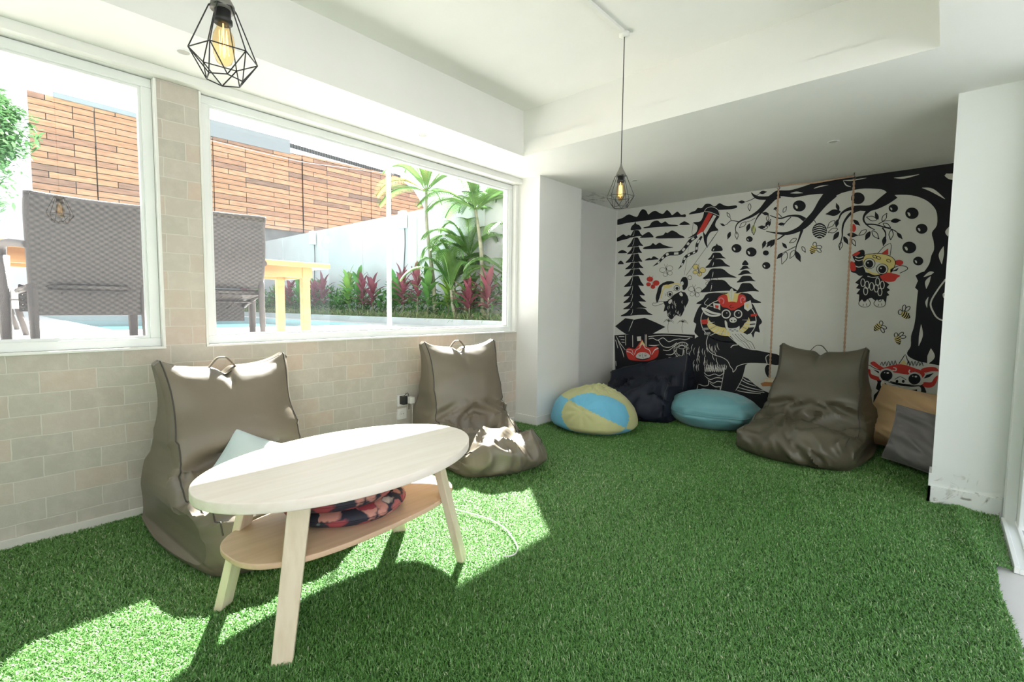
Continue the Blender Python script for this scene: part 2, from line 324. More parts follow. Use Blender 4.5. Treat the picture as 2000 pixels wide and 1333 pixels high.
def make_turf():
    # density falls with distance from the seat of the picture; a candidate grid thinned at random
    N = 1350000
    x = RNG.uniform(0.012, 3.52, N); y = RNG.uniform(-0.6, 5.37, N)
    dist = np.hypot(x - CAM.x, y - CAM.y)
    fwd = (x - CAM.x) * FW.x + (y - CAM.y) * FW.y
    keep = RNG.uniform(0, 1, N) < np.clip(1.25 - 0.16 * dist, 0.42, 1)
    keep &= (fwd > 0.55) & (dist > 0.75)
    side = (x - CAM.x) * RX.x + (y - CAM.y) * RX.y
    keep &= np.abs(side) < 1.16 * fwd + 0.25
    keep &= ~((x < 0.28) & (y > 3.51) & (y < 4.22))
    keep &= ~((x > 3.07) & (y > 3.69) & (y < 3.87))
    keep &= (x < turf_edge(y)) | (y > 3.87)
    x = x[keep]; y = y[keep]; dist = dist[keep]; n = len(x)
    z0 = turf_h(x, y) - 0.011
    L_ = RNG.uniform(0.011, 0.020, n); w = RNG.uniform(0.0008, 0.0014, n) * np.clip(0.75 + 0.22 * dist, 1.0, 1.7)
    # pile direction: coherent flow plus scatter
    base = 2.2 + 0.9 * np.sin(1.7 * x + 0.8) * np.cos(1.3 * y) + 0.6 * np.sin(5.1 * x - 3.3 * y)
    az = base + RNG.normal(0, 1.7, n); lean = np.clip(RNG.normal(1.05, 0.33, n), 0.1, 1.45)
    dx, dy = np.cos(az), np.sin(az); px, py = -dy, dx
    h1, r1 = L_ * 0.55 * np.cos(lean * 0.55), L_ * 0.55 * np.sin(lean * 0.55)
    h2, r2 = h1 + L_ * 0.45 * np.cos(lean * 1.25), r1 + L_ * 0.45 * np.sin(lean * 1.25)
    V = np.empty((n, 5, 3), np.float32)
    for k, (hh, rr, ww) in enumerate(((0, 0, -1), (0, 0, 1), (h1, r1, 0.9), (h1, r1, -0.9), (h2, r2, 0))):
        V[:, k, 0] = x + dx * rr + px * w * ww; V[:, k, 1] = y + dy * rr + py * w * ww; V[:, k, 2] = z0 + hh
    rnd = np.clip(0.48 + RNG.normal(0, 0.20, n) + 0.07 * np.sin(2.1 * x + 0.7 * y) * np.sin(1.9 * y), 0, 1)
    # backing sheet
    gx = np.linspace(0.0, 3.335, 60); gy = np.linspace(-2.55, 5.375, 130)
    GX, GY = np.meshgrid(gx, gy, indexing='ij'); GX = np.minimum(GX, turf_edge(GY)); GZ = turf_h(GX, GY) - 0.012
    B = np.stack([GX, GY, GZ], -1).reshape(-1, 3).astype(np.float32)
    nb = len(B); NX, NY = 60, 130
    i, j = np.meshgrid(np.arange(NX - 1), np.arange(NY - 1), indexing='ij'); i = i.ravel(); j = j.ravel()
    Q = np.stack([i * NY + j, (i + 1) * NY + j, (i + 1) * NY + j + 1, i * NY + j + 1], -1)
    # second small backing behind the wall end
    B2 = np.array([[3.30, 3.87, -.016], [3.52, 3.87, -.016], [3.52, 5.375, -.016], [3.30, 5.375, -.016]], np.float32)
    verts = np.concatenate([B, B2, V.reshape(-1, 3)])
    off = nb + 4; bi = off + 5 * np.arange(n)
    quads = np.concatenate([Q, [[nb, nb + 1, nb + 2, nb + 3]], np.stack([bi, bi + 1, bi + 2, bi + 3], -1)])
    tris = np.stack([bi + 3, bi + 2, bi + 4], -1)
    me = bpy.data.meshes.new('artificial_grass'); me.vertices.add(len(verts)); me.vertices.foreach_set('co', verts.ravel())
    loops = np.concatenate([quads.ravel(), tris.ravel()]).astype(np.int32)
    me.loops.add(len(loops)); me.loops.foreach_set('vertex_index', loops)
    nq, nt_ = len(quads), len(tris); me.polygons.add(nq + nt_)
    st = np.concatenate([np.arange(nq) * 4, nq * 4 + np.arange(nt_) * 3]).astype(np.int32); me.polygons.foreach_set('loop_start', st)
    mi = np.zeros(nq + nt_, np.int32); mi[:len(Q) + 1] = 1; me.polygons.foreach_set('material_index', mi)
    me.update(calc_edges=True)
    at = me.attributes.new('rnd', 'FLOAT', 'POINT'); at.data.foreach_set('value', np.concatenate([np.full(off, 0.2), np.repeat(rnd, 5)]).astype(np.float32))
    me.materials.append(M_turf); me.materials.append(M_back)
    o = bpy.data.objects.new('artificial_grass', me); COL.objects.link(o)
    tag(o, 'bright green artificial grass covering the room floor', 'grass', kind='stuff')
make_turf()

# ------------------------------------------------------------ coffee table
def wood_mat(name, col, col2, scale=(40, 3, 40), rough=0.4):
    m = bpy.data.materials.new(name); m.use_nodes = True; n = m.node_tree.nodes; l = m.node_tree.links; b = n['Principled BSDF']
    t = n.new('ShaderNodeTexCoord'); mp = n.new('ShaderNodeMapping'); mp.inputs['Scale'].default_value = scale
    nz = n.new('ShaderNodeTexNoise'); nz.inputs['Scale'].default_value = 1.0; nz.inputs['Detail'].default_value = 6
    l.new(t.outputs['Object'], mp.inputs[0]); l.new(mp.outputs[0], nz.inputs['Vector'])
    r = n.new('ShaderNodeValToRGB'); r.color_ramp.elements[0].position = 0.35; r.color_ramp.elements[0].color = (*col2, 1); r.color_ramp.elements[1].position = 0.6; r.color_ramp.elements[1].color = (*col, 1)
    l.new(nz.outputs['Fac'], r.inputs[0]); l.new(r.outputs[0], b.inputs['Base Color']); b.inputs['Roughness'].default_value = rough
    return m
M_oak = wood_mat('bleached_oak_veneer', (0.87, 0.79, 0.71), (0.83, 0.74, 0.65))
M_leg = wood_mat('pale_oak_leg', (0.72, 0.62, 0.47), (0.64, 0.53, 0.38), (30, 30, 3))
M_shelf = wood_mat('warm_oak_shelf', (0.66, 0.46, 0.31), (0.60, 0.41, 0.27))
TC = Vector((1.355, 0.997, 0)); TA = math.radians(-85)
tl = thing('coffee_table', 'pale oval wooden coffee table with splayed legs and lower shelf', 'coffee table', (TC.x, TC.y, 0))
def oval(a, b, e=2.0, n=96):
    out = []
    for k in range(n):
        t = 2 * math.pi * k / n; c, s = math.cos(t), math.sin(t)
        x = a * math.copysign(abs(c) ** (2 / e), c); y = b * math.copysign(abs(s) ** (2 / e), s)
        out.append((TC.x + x * math.cos(TA) - y * math.sin(TA), TC.y + x * math.sin(TA) + y * math.cos(TA)))
    return out
o = MB().prism(oval(0.566, 0.364), 0.474, 0.51, bev=0.004).build('tabletop', M_oak, tl); auto_smooth(o)
o = MB().prism(oval(0.475, 0.235, 2.7), 0.262, 0.282, bev=0.004).build('shelf', M_shelf, tl); auto_smooth(o)
for lx, ly in ((1.615, 0.600), (1.172, 0.572), (1.572, 1.392), (1.135, 1.37)):
    bt = Vector((lx, ly, -0.012)); cen = Vector((TC.x, TC.y, -0.012))
    dirc = (cen - bt).normalized(); top = bt + dirc * 0.115; top.z = 0.474
    u = (top - bt).normalized()
    an = math.radians(34) * (1 if (lx - TC.x) * (ly - TC.y) > 0 else -1); ay = Vector((math.cos(an), math.sin(an), 0))
    wdt = (ay - u * ay.dot(u)).normalized(); nrm = u.cross(wdt)
    # plank leg tapering towards the foot; broad face across the table
    vs = []
    for p, sc in ((bt, 0.95), (top, 1.08)):
        for sx_, sy_ in ((-1, -1), (1, -1), (1, 1), (-1, 1)):
            q = p + nrm * (0.033 * sc * sx_) + wdt * (0.016 * sy_); q.z = p.z; vs.append(q)
    bm = bmesh.new(); bv = [bm.verts.new(v) for v in vs]
    for f in ((3, 2, 1, 0), (4, 5, 6, 7), (0, 1, 5, 4), (1, 2, 6, 5), (2, 3, 7, 6), (3, 0, 4, 7)): bm.faces.new([bv[i] for i in f])
    bmesh.ops.bevel(bm, geom=bm.edges[:], offset=0.003, segments=2, affect='EDGES', profile=0.5); bm.verts.index_update()
    b = MB(); b.add([v.co[:] for v in bm.verts], [[v.index for v in f.verts] for f in bm.faces]); bm.free()
    b.build('leg', M_leg, tl)

# ------------------------------------------------------------ pendant lamps
M_wire = mat('black_wire', (0.022, 0.022, 0.026), 0.45)
M_cap = mat('grey_metal_cap', (0.20, 0.19, 0.17), 0.45, metal=0.3, var=0.15)
M_sock = mat('black_lamp_socket', (0.02, 0.02, 0.02), 0.5)
M_amber = glass_mat('amber_bulb_glass', (1.0, 0.86, 0.62))
def emis(name, col, s):
    m = bpy.data.materials.new(name); m.use_nodes = True; b = m.node_tree.nodes['Principled BSDF']
    b.inputs['Base Color'].default_value = (*col, 1); b.inputs['Emission Color'].default_value = (*col, 1); b.inputs['Emission Strength'].default_value = s; return m
M_fil = emis('glowing_filament', (1.0, 0.62, 0.25), 5.0)
def pendant(x, y, label):
    zc = 1.745
    p = thing('pendant_lamp', label, 'lamp', (x, y, zc), group='wire cage pendant lamps')
    MB().tube([(x, y, ZT - 0.005), (x, y, zc + 0.18)], 0.0028, 8).build('cord', M_wire, p)
    MB().lathe([(0.0, 0.004), (0.028, 0.002), (0.03, -0.018), (0.006, -0.024), (0, -0.024)], (x, y, ZT - 0.004), 24).build('ceiling_rose', M_trimw, p)
    MB().lathe([(0.0, 0.062), (0.004, 0.06), (0.006, 0.048), (0.014, 0.026), (0.028, 0.0), (0.029, -0.012), (0.0, -0.012)], (x, y, zc + 0.132), 28).build('cap', M_cap, p)
    MB().lathe([(0.0, 0.0), (0.019, 0), (0.019, -0.022), (0.022, -0.024), (0.022, -0.034), (0.0, -0.034)], (x, y, zc + 0.121), 24).build('socket', M_sock, p)
    bulb = MB().lathe([(0.0125, 0.0), (0.014, -0.014), (0.023, -0.034), (0.026, -0.055), (0.024, -0.085), (0.017, -0.104), (0.006, -0.111), (0.0, -0.112)], (x, y, zc + 0.092), 28).build('bulb', M_amber, p)
    f = MB(); pts = []
    for k in range(0, 11):
        a = 2 * math.pi * k / 10; rr = 0.009 if k % 2 else 0.011
        pts.append((x + rr * math.cos(a), y + rr * math.sin(a), zc + (0.068 if k % 2 else 0.008)))
    f.tube(pts, 0.0011, 5); f.tube([(x, y, zc + 0.09), (x, y, zc + 0.0)], 0.0016, 6, mi=0)
    f.build('filament', M_fil, bulb)
    c = MB(); n = 6; Rt, Rm, Rb = 0.031, 0.079, 0.044; r = 0.00165
    A0 = 0.35
    T = [Vector((x + Rt * math.cos(A0 + 2 * math.pi * k / n), y + Rt * math.sin(A0 + 2 * math.pi * k / n), zc + 0.124)) for k in range(n)]
    Mi = [Vector((x + Rm * math.cos(A0 + 2 * math.pi * k / n), y + Rm * math.sin(A0 + 2 * math.pi * k / n), zc + 0.004)) for k in range(n)]
    Bo = [Vector((x + Rb * math.cos(A0 + math.pi / n + 2 * math.pi * k / n), y + Rb * math.sin(A0 + math.pi / n + 2 * math.pi * k / n), zc - 0.056)) for k in range(n)]
    for k in range(n):
        q = (k + 1) % n
        for a, d_ in ((T[k], T[q]), (T[k], Mi[k]), (Mi[k], Mi[q]), (Bo[k], Bo[q]), (Mi[k], Bo[k]), (Mi[q], Bo[k])): c.tube([a, d_], r, 6)
    c.build('cage', M_wire, p)
    return p
pendant(1.65, 0.474, 'black wire cage pendant lamp hanging above the coffee table')
pendant(1.65, 2.551, 'black wire cage pendant lamp hanging on a long cord before the mural')
tag(MB().box(1.636, 1.664, 0.49, 2.535, ZT - 0.016, ZT, bev=.002).build('cable_conduit', M_trimw), 'white cable trunking running along the ceiling to the pendant lamps', 'conduit')
def downlight(x, y, label):
    t = thing('downlight', label, 'downlight', (x, y, ZS), group='recessed downlights')
    MB().lathe([(0.026, 0.004), (0.026, -0.002), (0.034, -0.004), (0.038, -0.001), (0.038, 0.002)], (x, y, ZS), 28).build('trim_ring', M_frame, t)
    MB().lathe([(0.0, 0.0), (0.026, -0.0005)], (x, y, ZS - 0.0008), 24).build('lens', mat('downlight_lens', (0.42, 0.42, 0.40), 0.3), t)
downlight(0.276, 2.19, 'small round downlight in the ceiling above the windows')
downlight(0.30, 0.74, 'small round downlight above the stone pier, seen through the near lamp cage')
downlight(2.431, 4.18, 'small round downlight in the low ceiling before the swing')
downlight(0.839, 4.247, 'small round downlight in the low ceiling behind the long-corded lamp')

# ------------------------------------------------------------ soft furniture
def fabric(name, col, rough=0.45, sheen=0.1, bump=0.12, bs=400, var=0.06, col2=None, spec=0.5):
    return mat(name, col, rough, bump=bump, bscale=bs, var=var, vscale=8, sheen=sheen, spec=spec, col2=col2)
M_olive = fabric('taupe_brown_waterproof_fabric', (0.155, 0.13, 0.095), 0.40, 0.0, 0.05, 250, spec=0.6)
M_olive2 = fabric('olive_brown_waterproof_fabric', (0.088, 0.078, 0.050), 0.42, 0.0, 0.05, 250, spec=0.5)
M_seam = mat('dark_piping', (0.05, 0.045, 0.038), 0.6)
M_navy = fabric('navy_black_fabric', (0.010, 0.013, 0.024), 0.6, 0.0, 0.05, 250, spec=0.3)
M_teal = fabric('teal_satin_fabric', (0.13, 0.33, 0.37), 0.45, 0.2, 0.05)
M_tan = fabric('tan_fabric', (0.62, 0.41, 0.22), 0.7, 0.1, 0.1)
M_grey = fabric('grey_fabric', (0.20, 0.185, 0.185), 0.8, 0.1, 0.1)
M_lime = fabric('lime_cotton', (0.46, 0.46, 0.22), 0.75, 0.1, 0.1)
M_sky = fabric('sky_blue_cotton', (0.13, 0.42, 0.60), 0.7, 0.1, 0.1)
M_pale = fabric('pale_blue_cotton', (0.50, 0.60, 0.62), 0.8, 0.1, 0.1)

def ridge(p, s, seed=0.0, oct=3):
    v = noise.ridged_multi_fractal(Vector((p[0] * s[0] + seed, p[1] * s[1] + seed * 1.7, p[2] * s[2] - seed)), 1.0, 2.0, oct, 1.0, 2.0)
    return v * 0.5 - 0.6
def lounger(origin, ang, label, M, seed=1.0, W0=0.33, Wb=0.40, H=0.80, D=0.95, wr=1.0, slump=0.0, seatH=0.25, lean=0.0, ears=1.0, name='lounger_beanbag', skew=0.0, seat_fold=0.0, handle=True, depthtop=0.13, tilt=0.0, cat='bean bag chair', Wt=None):
    """floor lounger bean bag: broad seat bag rising into a square pillow back. ang = heading of the front"""
    Wt = W0 if Wt is None else Wt
    ox, oy = origin; t = thing(name, label, cat, (ox, oy, 0))
    s = D / 0.95
    # side profile (depth, height, half width, bulge, zone) closed loop, starting rear bottom; zone 0 bottom 1 front 2 seat 3 back face 4 ridge 5 rear
    P = [(0.05, 0.0, Wb * .92, 0.0, 0), (0.45 * s, 0.0, Wb, 0, 0), (0.84 * s, 0.0, Wb * .90, 0, 0), (0.94 * s, 0.045, Wb * .86, .02, 1), (0.97 * s, 0.11, Wb * .84, .03, 1), (0.93 * s, 0.19, Wb * .84, .04, 1),
         (0.83 * s, seatH, Wb * .86, .045, 2), (0.66 * s, seatH + .015, Wb * .88, .03, 2), (0.50 * s, seatH + .02, (Wb + W0) / 2 * .97, .0, 2), (0.385 * s, seatH + .08, W0 * 1.0, .01, 3),
         (0.335 * s, seatH + .20, W0 * .985, .045, 3), (0.285, H * .72, (W0 + Wt) / 2 * .97, .062, 3), (0.225, H * .90, Wt * .99, .042, 3), (0.175, H * .985, Wt, .012, 4), (0.15, H, Wt, .0, 4), (0.155 - depthtop * .55, H * .975, Wt, .008, 5),
         (0.06, H * .72, W0 * .98, .02, 5), (0.03, H * .40, (W0 + Wb) / 2, .03, 5), (0.015, 0.12, Wb * .90, .03, 5)]
    n = len(P); C = catmull([(p[0], p[1], p[2]) for p in P], 7, True); BZ = catmull([(p[3], 0, 0) for p in P], 7, True)
    NV = len(C); zone = [P[i // 7][4] for i in range(NV)]; NU = 56
    cen = Vector((0.0, 0.0))
    for c in C: cen += Vector((c[0], c[1])) / NV
    def heights(c): return c[1]
    def med(c):
        # medial target used for the side gussets
        zf = min(1, max(0, (c[1] - seatH) / (H - seatH)))
        low = (0.45 * s, seatH * .5); hi = (0.155, c[1] * .985)
        k = min(1, zf * 2.2)
        return (low[0] * (1 - k) + hi[0] * k, (low[1] * (1 - k) + hi[1] * k))
    def place(x, yy, z):
        yy += lean * z; x += skew * z
        ca, sa = math.cos(ang), math.sin(ang)
        # local front (+y) -> world heading ang ; local +x -> to the right of heading
        return (ox + ca * yy + sa * x, oy + sa * yy - ca * x, z - 0.008)
    rows = []
    for i in range(NV):
        c = C[i]; a = C[(i - 1) % NV]; b_ = C[(i + 1) % NV]
        tg = Vector((b_[0] - a[0], b_[1] - a[1])).normalized(); nr = Vector((tg.y, -tg.x))
        row = []
        zt = c[1] / H
        # gusset ring (left), panel, gusset ring (right)
        us = [-1.0 - g for g in (0.9, 0.6, 0.3)] + [-1 + 2 * k / NU for k in range(NU + 1)] + [1.0 + g for g in (0.3, 0.6, 0.9)]
        for u in us:
            au = min(1.0, abs(u)); sg = 1 if u >= 0 else -1
            x = c[2] * u if abs(u) <= 1 else c[2] * sg
            y, z = c[0], c[1]
            if abs(u) > 1:
                g = (abs(u) - 1) / 0.9; ins = (0.050 if zt < .7 else 0.050 - .028 * (zt - .7) / .3) * g
                y -= nr.x * ins; z -= nr.y * ins
                x += sg * (0.045 if zt < .45 else 0.024) * math.sin(math.pi * g * .5)
            else:
                bl = BZ[i][0] * (1 - au ** 2.6)
                y += nr.x * bl; z += nr.y * bl
                # edge softening
            # pulled up corners of the back, pinched centre under the handle
            if zt > 0.6:
                k = ((zt - 0.6) / 0.4)
                z += ears * 0.055 * (au ** 3.2) * k ** 1.5 - 0.035 * math.exp(-((u - 0.05) / 0.10) ** 2) * k ** 4 * ears
                x *= 1 - 0.05 * math.sin(math.pi * min(1, k)) * ears
                if zone[i] == 3: y -= 0.05 * math.exp(-((u - 0.05) / 0.06) ** 2) * max(0, (k - .55) / .45) ** 2 * ears
            elif 0.3 < zt <= 0.75 and zone[i] in (3, 5): x *= 1 - 0.035 * math.sin(math.pi * (zt - .3) / .45)
            # wrinkles
            p3 = (x, y, z); A = 0.0
            if zone[i] in (1, 2) or (zone[i] == 3 and zt < .5): A = 0.020 * wr
            elif zone[i] == 3: A = 0.006 * wr
            elif zone[i] == 4: A = 0.003
            elif zone[i] == 5: A = 0.008
            if abs(u) > 1: A = max(A, 0.010 * wr)
            if zone[i] in (1, 2):
                w_ = noise.noise(Vector((x * 3 + seed, y * 3, z * 3))) * .5; q_ = Vector((x * 5.5 + w_ * 3 + seed, (y - .45 * x) * 4.2 + w_, z * 2.5 - w_))
                d_ = A * (1.7 * (0.45 - abs(noise.noise(q_)) * 2.2) + 0.5 * (0.4 - abs(noise.noise(q_ * 2.3 + Vector((3, 1, 7)))) * 2)) 
            elif zone[i] == 3 and zt < .5:
                q_ = Vector((x * 2.2 + seed, y * 5, z * 12 + 2.0 * abs(x) * 3)); d_ = A * 1.3 * (0.4 - abs(noise.noise(q_)) * 2)
            else: d_ = ridge((x * .6, y, z), (6, 5, 9), seed + 3, 3) * A
            if zone[i] in (1, 2) and slump > 0:
                d_ += slump * (0.05 * math.sin(7.5 * x + 9 * y + seed) * math.exp(-((y - .62 * s) / .25) ** 2) - 0.03 * math.exp(-((y - (.60 + .25 * x)) / .05) ** 2))
            if zone[i] == 2 and seat_fold > 0: d_ -= seat_fold * math.exp(-((y - (0.55 * s + 0.10 * math.sin(3 * x + seed))) / .035) ** 2)
            if zone[i] != 0 and z > 0.01:
                f = min(1, z / 0.08); y += nr.x * d_ * f; z += nr.y * d_ * f
            # rounded outline of the seat bag in plan
            if zt < 0.45 and y > 0.35 * s:
                y -= (0.10 + 0.03 * math.sin(seed + 3 * u)) * au ** 3 * (y / (0.97 * s)) ** 2
            z = max(z, 0.0)
            if tilt: z *= 1 - tilt * (x / Wb) * min(1, z / .2)
            row.append(place(x, y, z))
        rows.append(row)
    NC = len(rows[0]); vs = [p for r in rows for p in r]; fs = []
    for i in range(NV):
        j = (i + 1) % NV
        for k in range(NC - 1): fs.append((i * NC + k, i * NC + k + 1, j * NC + k + 1, j * NC + k))
    for side, fl in ((0, False), (NC - 1, True)):
        loc = []
        for i in range(NV):
            a = C[(i - 1) % NV]; b_ = C[(i + 1) % NV]; tg = Vector((b_[0] - a[0], b_[1] - a[1])).normalized(); zt = C[i][1] / H
            ins = 0.050 if zt < .7 else 0.050 - .028 * (zt - .7) / .3; loc.append(Vector((C[i][0] - tg.y * ins, C[i][1] + tg.x * ins, 0)))
        for tr in tessellate_polygon([loc]): q_ = tuple(i * NC + side for i in tr); fs.append(q_)
    body = MB().add(vs, fs, 0, True).build('body', M, t); auto_smooth(body, 58)
    # piping along both edges of the back and seat
    i0, i1 = 5 * 7, 14 * 7
    for side in (3, 3 + NU):
        pts = [Vector(rows[i][side]) for i in range(i0, i1)]
        MB().tube(pts, 0.0035, 6).build('piping', M_seam, t)
    pts = [Vector(rows[14 * 7][k]) for k in range(4, 3 + NU)]
    MB().tube(pts, 0.003, 6).build('piping', M, t)
    if handle:
        q = Vector(rows[14 * 7][3 + NU // 2 - 5]); w = Vector(rows[14 * 7][3 + NU // 2 + 9]); md = (q + w) / 2 + Vector((0, 0, 0.055))
        ctr = catmull([q - Vector((0, 0, .012)), q.lerp(md, .62) + Vector((0, 0, .012)), md, w.lerp(md, .62) + Vector((0, 0, .012)), w - Vector((0, 0, .012))], 6)
        fd = Vector((math.cos(ang), math.sin(ang), 0)); vs2 = []; f2 = []
        for i, p in enumerate(ctr):
            for o_ in (-.016, .016):
                for h in (-.002, .002): vs2.append(p + fd * o_ + Vector((0, 0, h)))
        for i in range(len(ctr) - 1):
            a = i * 4; c_ = a + 4
            f2 += [(a, a + 1, c_ + 1, c_), (a + 1, a + 3, c_ + 3, c_ + 1), (a + 3, a + 2, c_ + 2, c_ + 3), (a + 2, a, c_, c_ + 2)]
        MB().add(vs2, f2, 0, True).build('handle', M, t)
    return t
lounger((0.07, 0.895), 0.04, 'taupe lounger bean bag with a pale blue pillow, below the stone pier', M_olive, seed=2.2, W0=0.298, Wb=0.355, H=0.775, D=1.0, wr=1.3, seat_fold=.02, lean=.03)
lounger((0.10, 2.60), -0.26, 'taupe lounger bean bag with crumpled seat, against the stone wall by the sockets', M_olive, seed=7.4, W0=0.30, Wb=0.335, H=0.79, D=0.98, wr=1.5, slump=0.8, seatH=0.20, seat_fold=.05, lean=.02)
lounger((2.33, 4.93), -math.pi / 2 - 0.03, 'olive brown lounger bean bag standing before the swing ropes', M_olive2, seed=12.7, W0=0.325, Wt=0.295, Wb=0.395, H=0.765, D=1.08, wr=1.4, slump=0.7, seatH=0.22, seat_fold=.03, lean=.10, skew=-0.03)

def pillow4(name, corners, thick, label, cat, M, seed=1.0, wr=1.0, n=40, e=3.0, piping=None, pinch=0.06, sag=0.0, wscale=(5, 5, 7), floor_clamp=0.0, flat=0.0):
    """stuffed bag sewn from two panels; corners TL, BL, BR, TR in space, thickness both sides of the sheet"""
    TL, BL, BR, TR = [Vector(c) for c in corners]; nr = (BL - TL).cross(TR - TL).normalized()
    c0 = (TL + BL + BR + TR) / 4
    t = thing(name, label, cat, (c0.x, c0.y, min(c.z for c in (TL, BL, BR, TR))))
    vs = []; fs = []
    for sd_ in (1, -1):
        for i in range(n + 1):
            for j in range(n + 1):
                u = -1 + 2 * i / n; v = -1 + 2 * j / n
                uu = u * (1 - pinch * (1 - v * v) * (1 if abs(u) > .5 else abs(u) * 2)); vv = v * (1 - pinch * (1 - u * u) * (1 if abs(v) > .5 else abs(v) * 2))
                a = (uu + 1) / 2; b = (vv + 1) / 2
                p = TL * (1 - a) * (1 - b) + TR * a * (1 - b) + BL * (1 - a) * b + BR * a * b
                th = max(0.0, (1 - abs(u) ** e) * (1 - abs(v) ** e)) ** 0.62
                w = 1 + 0.0 * sag
                th *= thick * (0.55 + 0.45 * (b if sag > 0 else 1))
                q_ = Vector((p.x * 2.0 + seed, p.y * 2.5, (p.z + .5 * p.x) * 8)); d_ = 0.016 * wr * (0.4 - abs(noise.noise(q_)) * 2.2 + .4 * (.4 - abs(noise.noise(q_ * 2.3)) * 2)) * min(1, th / (thick * .35))
                q = p + nr * sd_ * (th + d_)
                if sag > 0: q.z -= sag * (1 - v * v) * (1 - b) * 0.5
                if q.z < floor_clamp: q.z = floor_clamp
                vs.append(q)
    N1 = (n + 1) * (n + 1)
    for sd_ in (0, 1):
        for i in range(n):
            for j in range(n):
                a = sd_ * N1 + i * (n + 1) + j; f = (a, a + 1, a + n + 2, a + n + 1)
                fs.append(f if sd_ == 0 else f[::-1])
    MB().add(vs, fs, 0, True).build('cover', M, t)
    if piping:
        idx = [i * (n + 1) for i in range(n + 1)] + [n * (n + 1) + j for j in range(1, n + 1)] + [i * (n + 1) + n for i in range(n - 1, -1, -1)] + [j for j in range(n - 1, -1, -1)]
        MB().tube([vs[k] for k in idx], 0.0035, 6).build('piping', piping, t)
    return t
def blobbag(name, c, rad, rot, label, cat, mats, seed=1.0, wr=1.0, e1=1.0, fn=None, nu=96, nv=56, squash=0.42, pick=None):
    """bean filled bag resting on its flattened underside"""
    cx, cy = c; a, b_, h = rad; t = thing(name, label, cat, (cx, cy, 0)); vs = []; fs = []; mi = []
    for i in range(nv + 1):
        th = math.pi * i / nv
        for k in range(nu):
            ph = 2 * math.pi * k / nu
            st, ct = math.sin(th), math.cos(th)
            x = a * st ** e1 * math.cos(ph); y = b_ * st ** e1 * math.sin(ph)
            z = h * squash + (h * (1 - squash) * ct if ct > 0 else h * squash * ct * 1.25)
            p = Vector((x, y, z)); nr = Vector((x / a / a, y / b_ / b_, (z - h * squash) / h / h * 2)).normalized() if st > 1e-4 else Vector((0, 0, 1 if ct > 0 else -1))
            d_ = ridge(p, (5, 5, 6), seed, 3) * 0.02 * wr
            if fn: p, d2 = fn(p, nr, th, ph); d_ += d2
            if z > .01: p = p + nr * d_
            p.z = max(0.0, p.z) - 0.006
            r = Vector((math.cos(rot) * p.x - math.sin(rot) * p.y, math.sin(rot) * p.x + math.cos(rot) * p.y, p.z))
            vs.append((cx + r.x, cy + r.y, r.z))
    for i in range(nv):
        for k in range(nu):
            f = (i * nu + k, (i + 1) * nu + k, (i + 1) * nu + (k + 1) % nu, i * nu + (k + 1) % nu)
            fs.append(f)
    mb = MB()
    if pick:
        for f in fs:
            q = (Vector(vs[f[0]]) + Vector(vs[f[2]])) / 2; mi.append(pick(q))
        mb.v = list(vs); mb.f = fs; mb.mi = mi; mb.sm = [True] * len(fs)
    else: mb.add(vs, fs, 0, True)
    mb.build('cover', mats, t)
    return t, vs, nu, nv

# patchwork bag
BC = Vector((0.70, 3.83, 0.15)); gather = on(1163, 803, 1, 3.55)
ga = (gather - BC).normalized(); u0 = Vector((0, 0, 1)); gu = (u0 - ga * u0.dot(ga)).normalized(); gr = ga.cross(gu) * -1
if gr.dot(RX) < 0: gr = -gr
def patch(q):
    d_ = (q - BC); d_ = Vector((d_.x / .44, d_.y / .40, d_.z / .24)).normalized()
    th = math.degrees(math.acos(max(-1, min(1, d_.dot(ga))))); x = d_.dot(gr); y = d_.dot(gu)
    side = (y * 0.80 + x * 0.62) > 0.0
    if th > 58 and y > .72: return 0
    inner = th < 50 - 4 * (x > 0)
    return (1 if side else 0) if inner else (0 if side else 1)
def gfn(p, nr, th, ph):
    q = Vector((p.x + BC.x, p.y + BC.y, p.z)); d_ = (q - gather).length; a = math.atan2((q - gather).dot(gu), (q - gather).dot(gr))
    g = -0.020 * math.exp(-(d_ / 0.03) ** 2) + 0.006 * math.sin(a * 11) * math.exp(-((d_ - .08) / .07) ** 2)
    tp = Vector((0.0, 0.06, 0.38)); dt = (p - tp).length
    g += 0.060 * abs(noise.noise(p * 24)) * math.exp(-(dt / .14) ** 2) + 0.012 * math.exp(-(dt / .10) ** 2)
    return p, g
blobbag('patchwork_beanbag', (BC.x, BC.y), (0.425, 0.385, 0.375), -0.35, 'round bean bag patched in lime green and sky blue beside the white column', 'bean bag', [M_lime, M_sky], 3.3, 0.7, e1=0.80, fn=gfn, nu=160, nv=90, squash=.20, pick=patch)
# navy slumped bag in the corner
lounger((0.66, 5.27), -math.pi / 2 + 0.12, 'slumped navy blue bean bag in the corner below the painted pagoda', M_navy, seed=21.3, tilt=.22, W0=0.42, Wb=0.42, H=0.50, D=1.0, wr=2.2, slump=1.2, seatH=0.29, seat_fold=.05, handle=False, name='slumped_beanbag', cat='bean bag', ears=.5, lean=.02, Wt=.36)
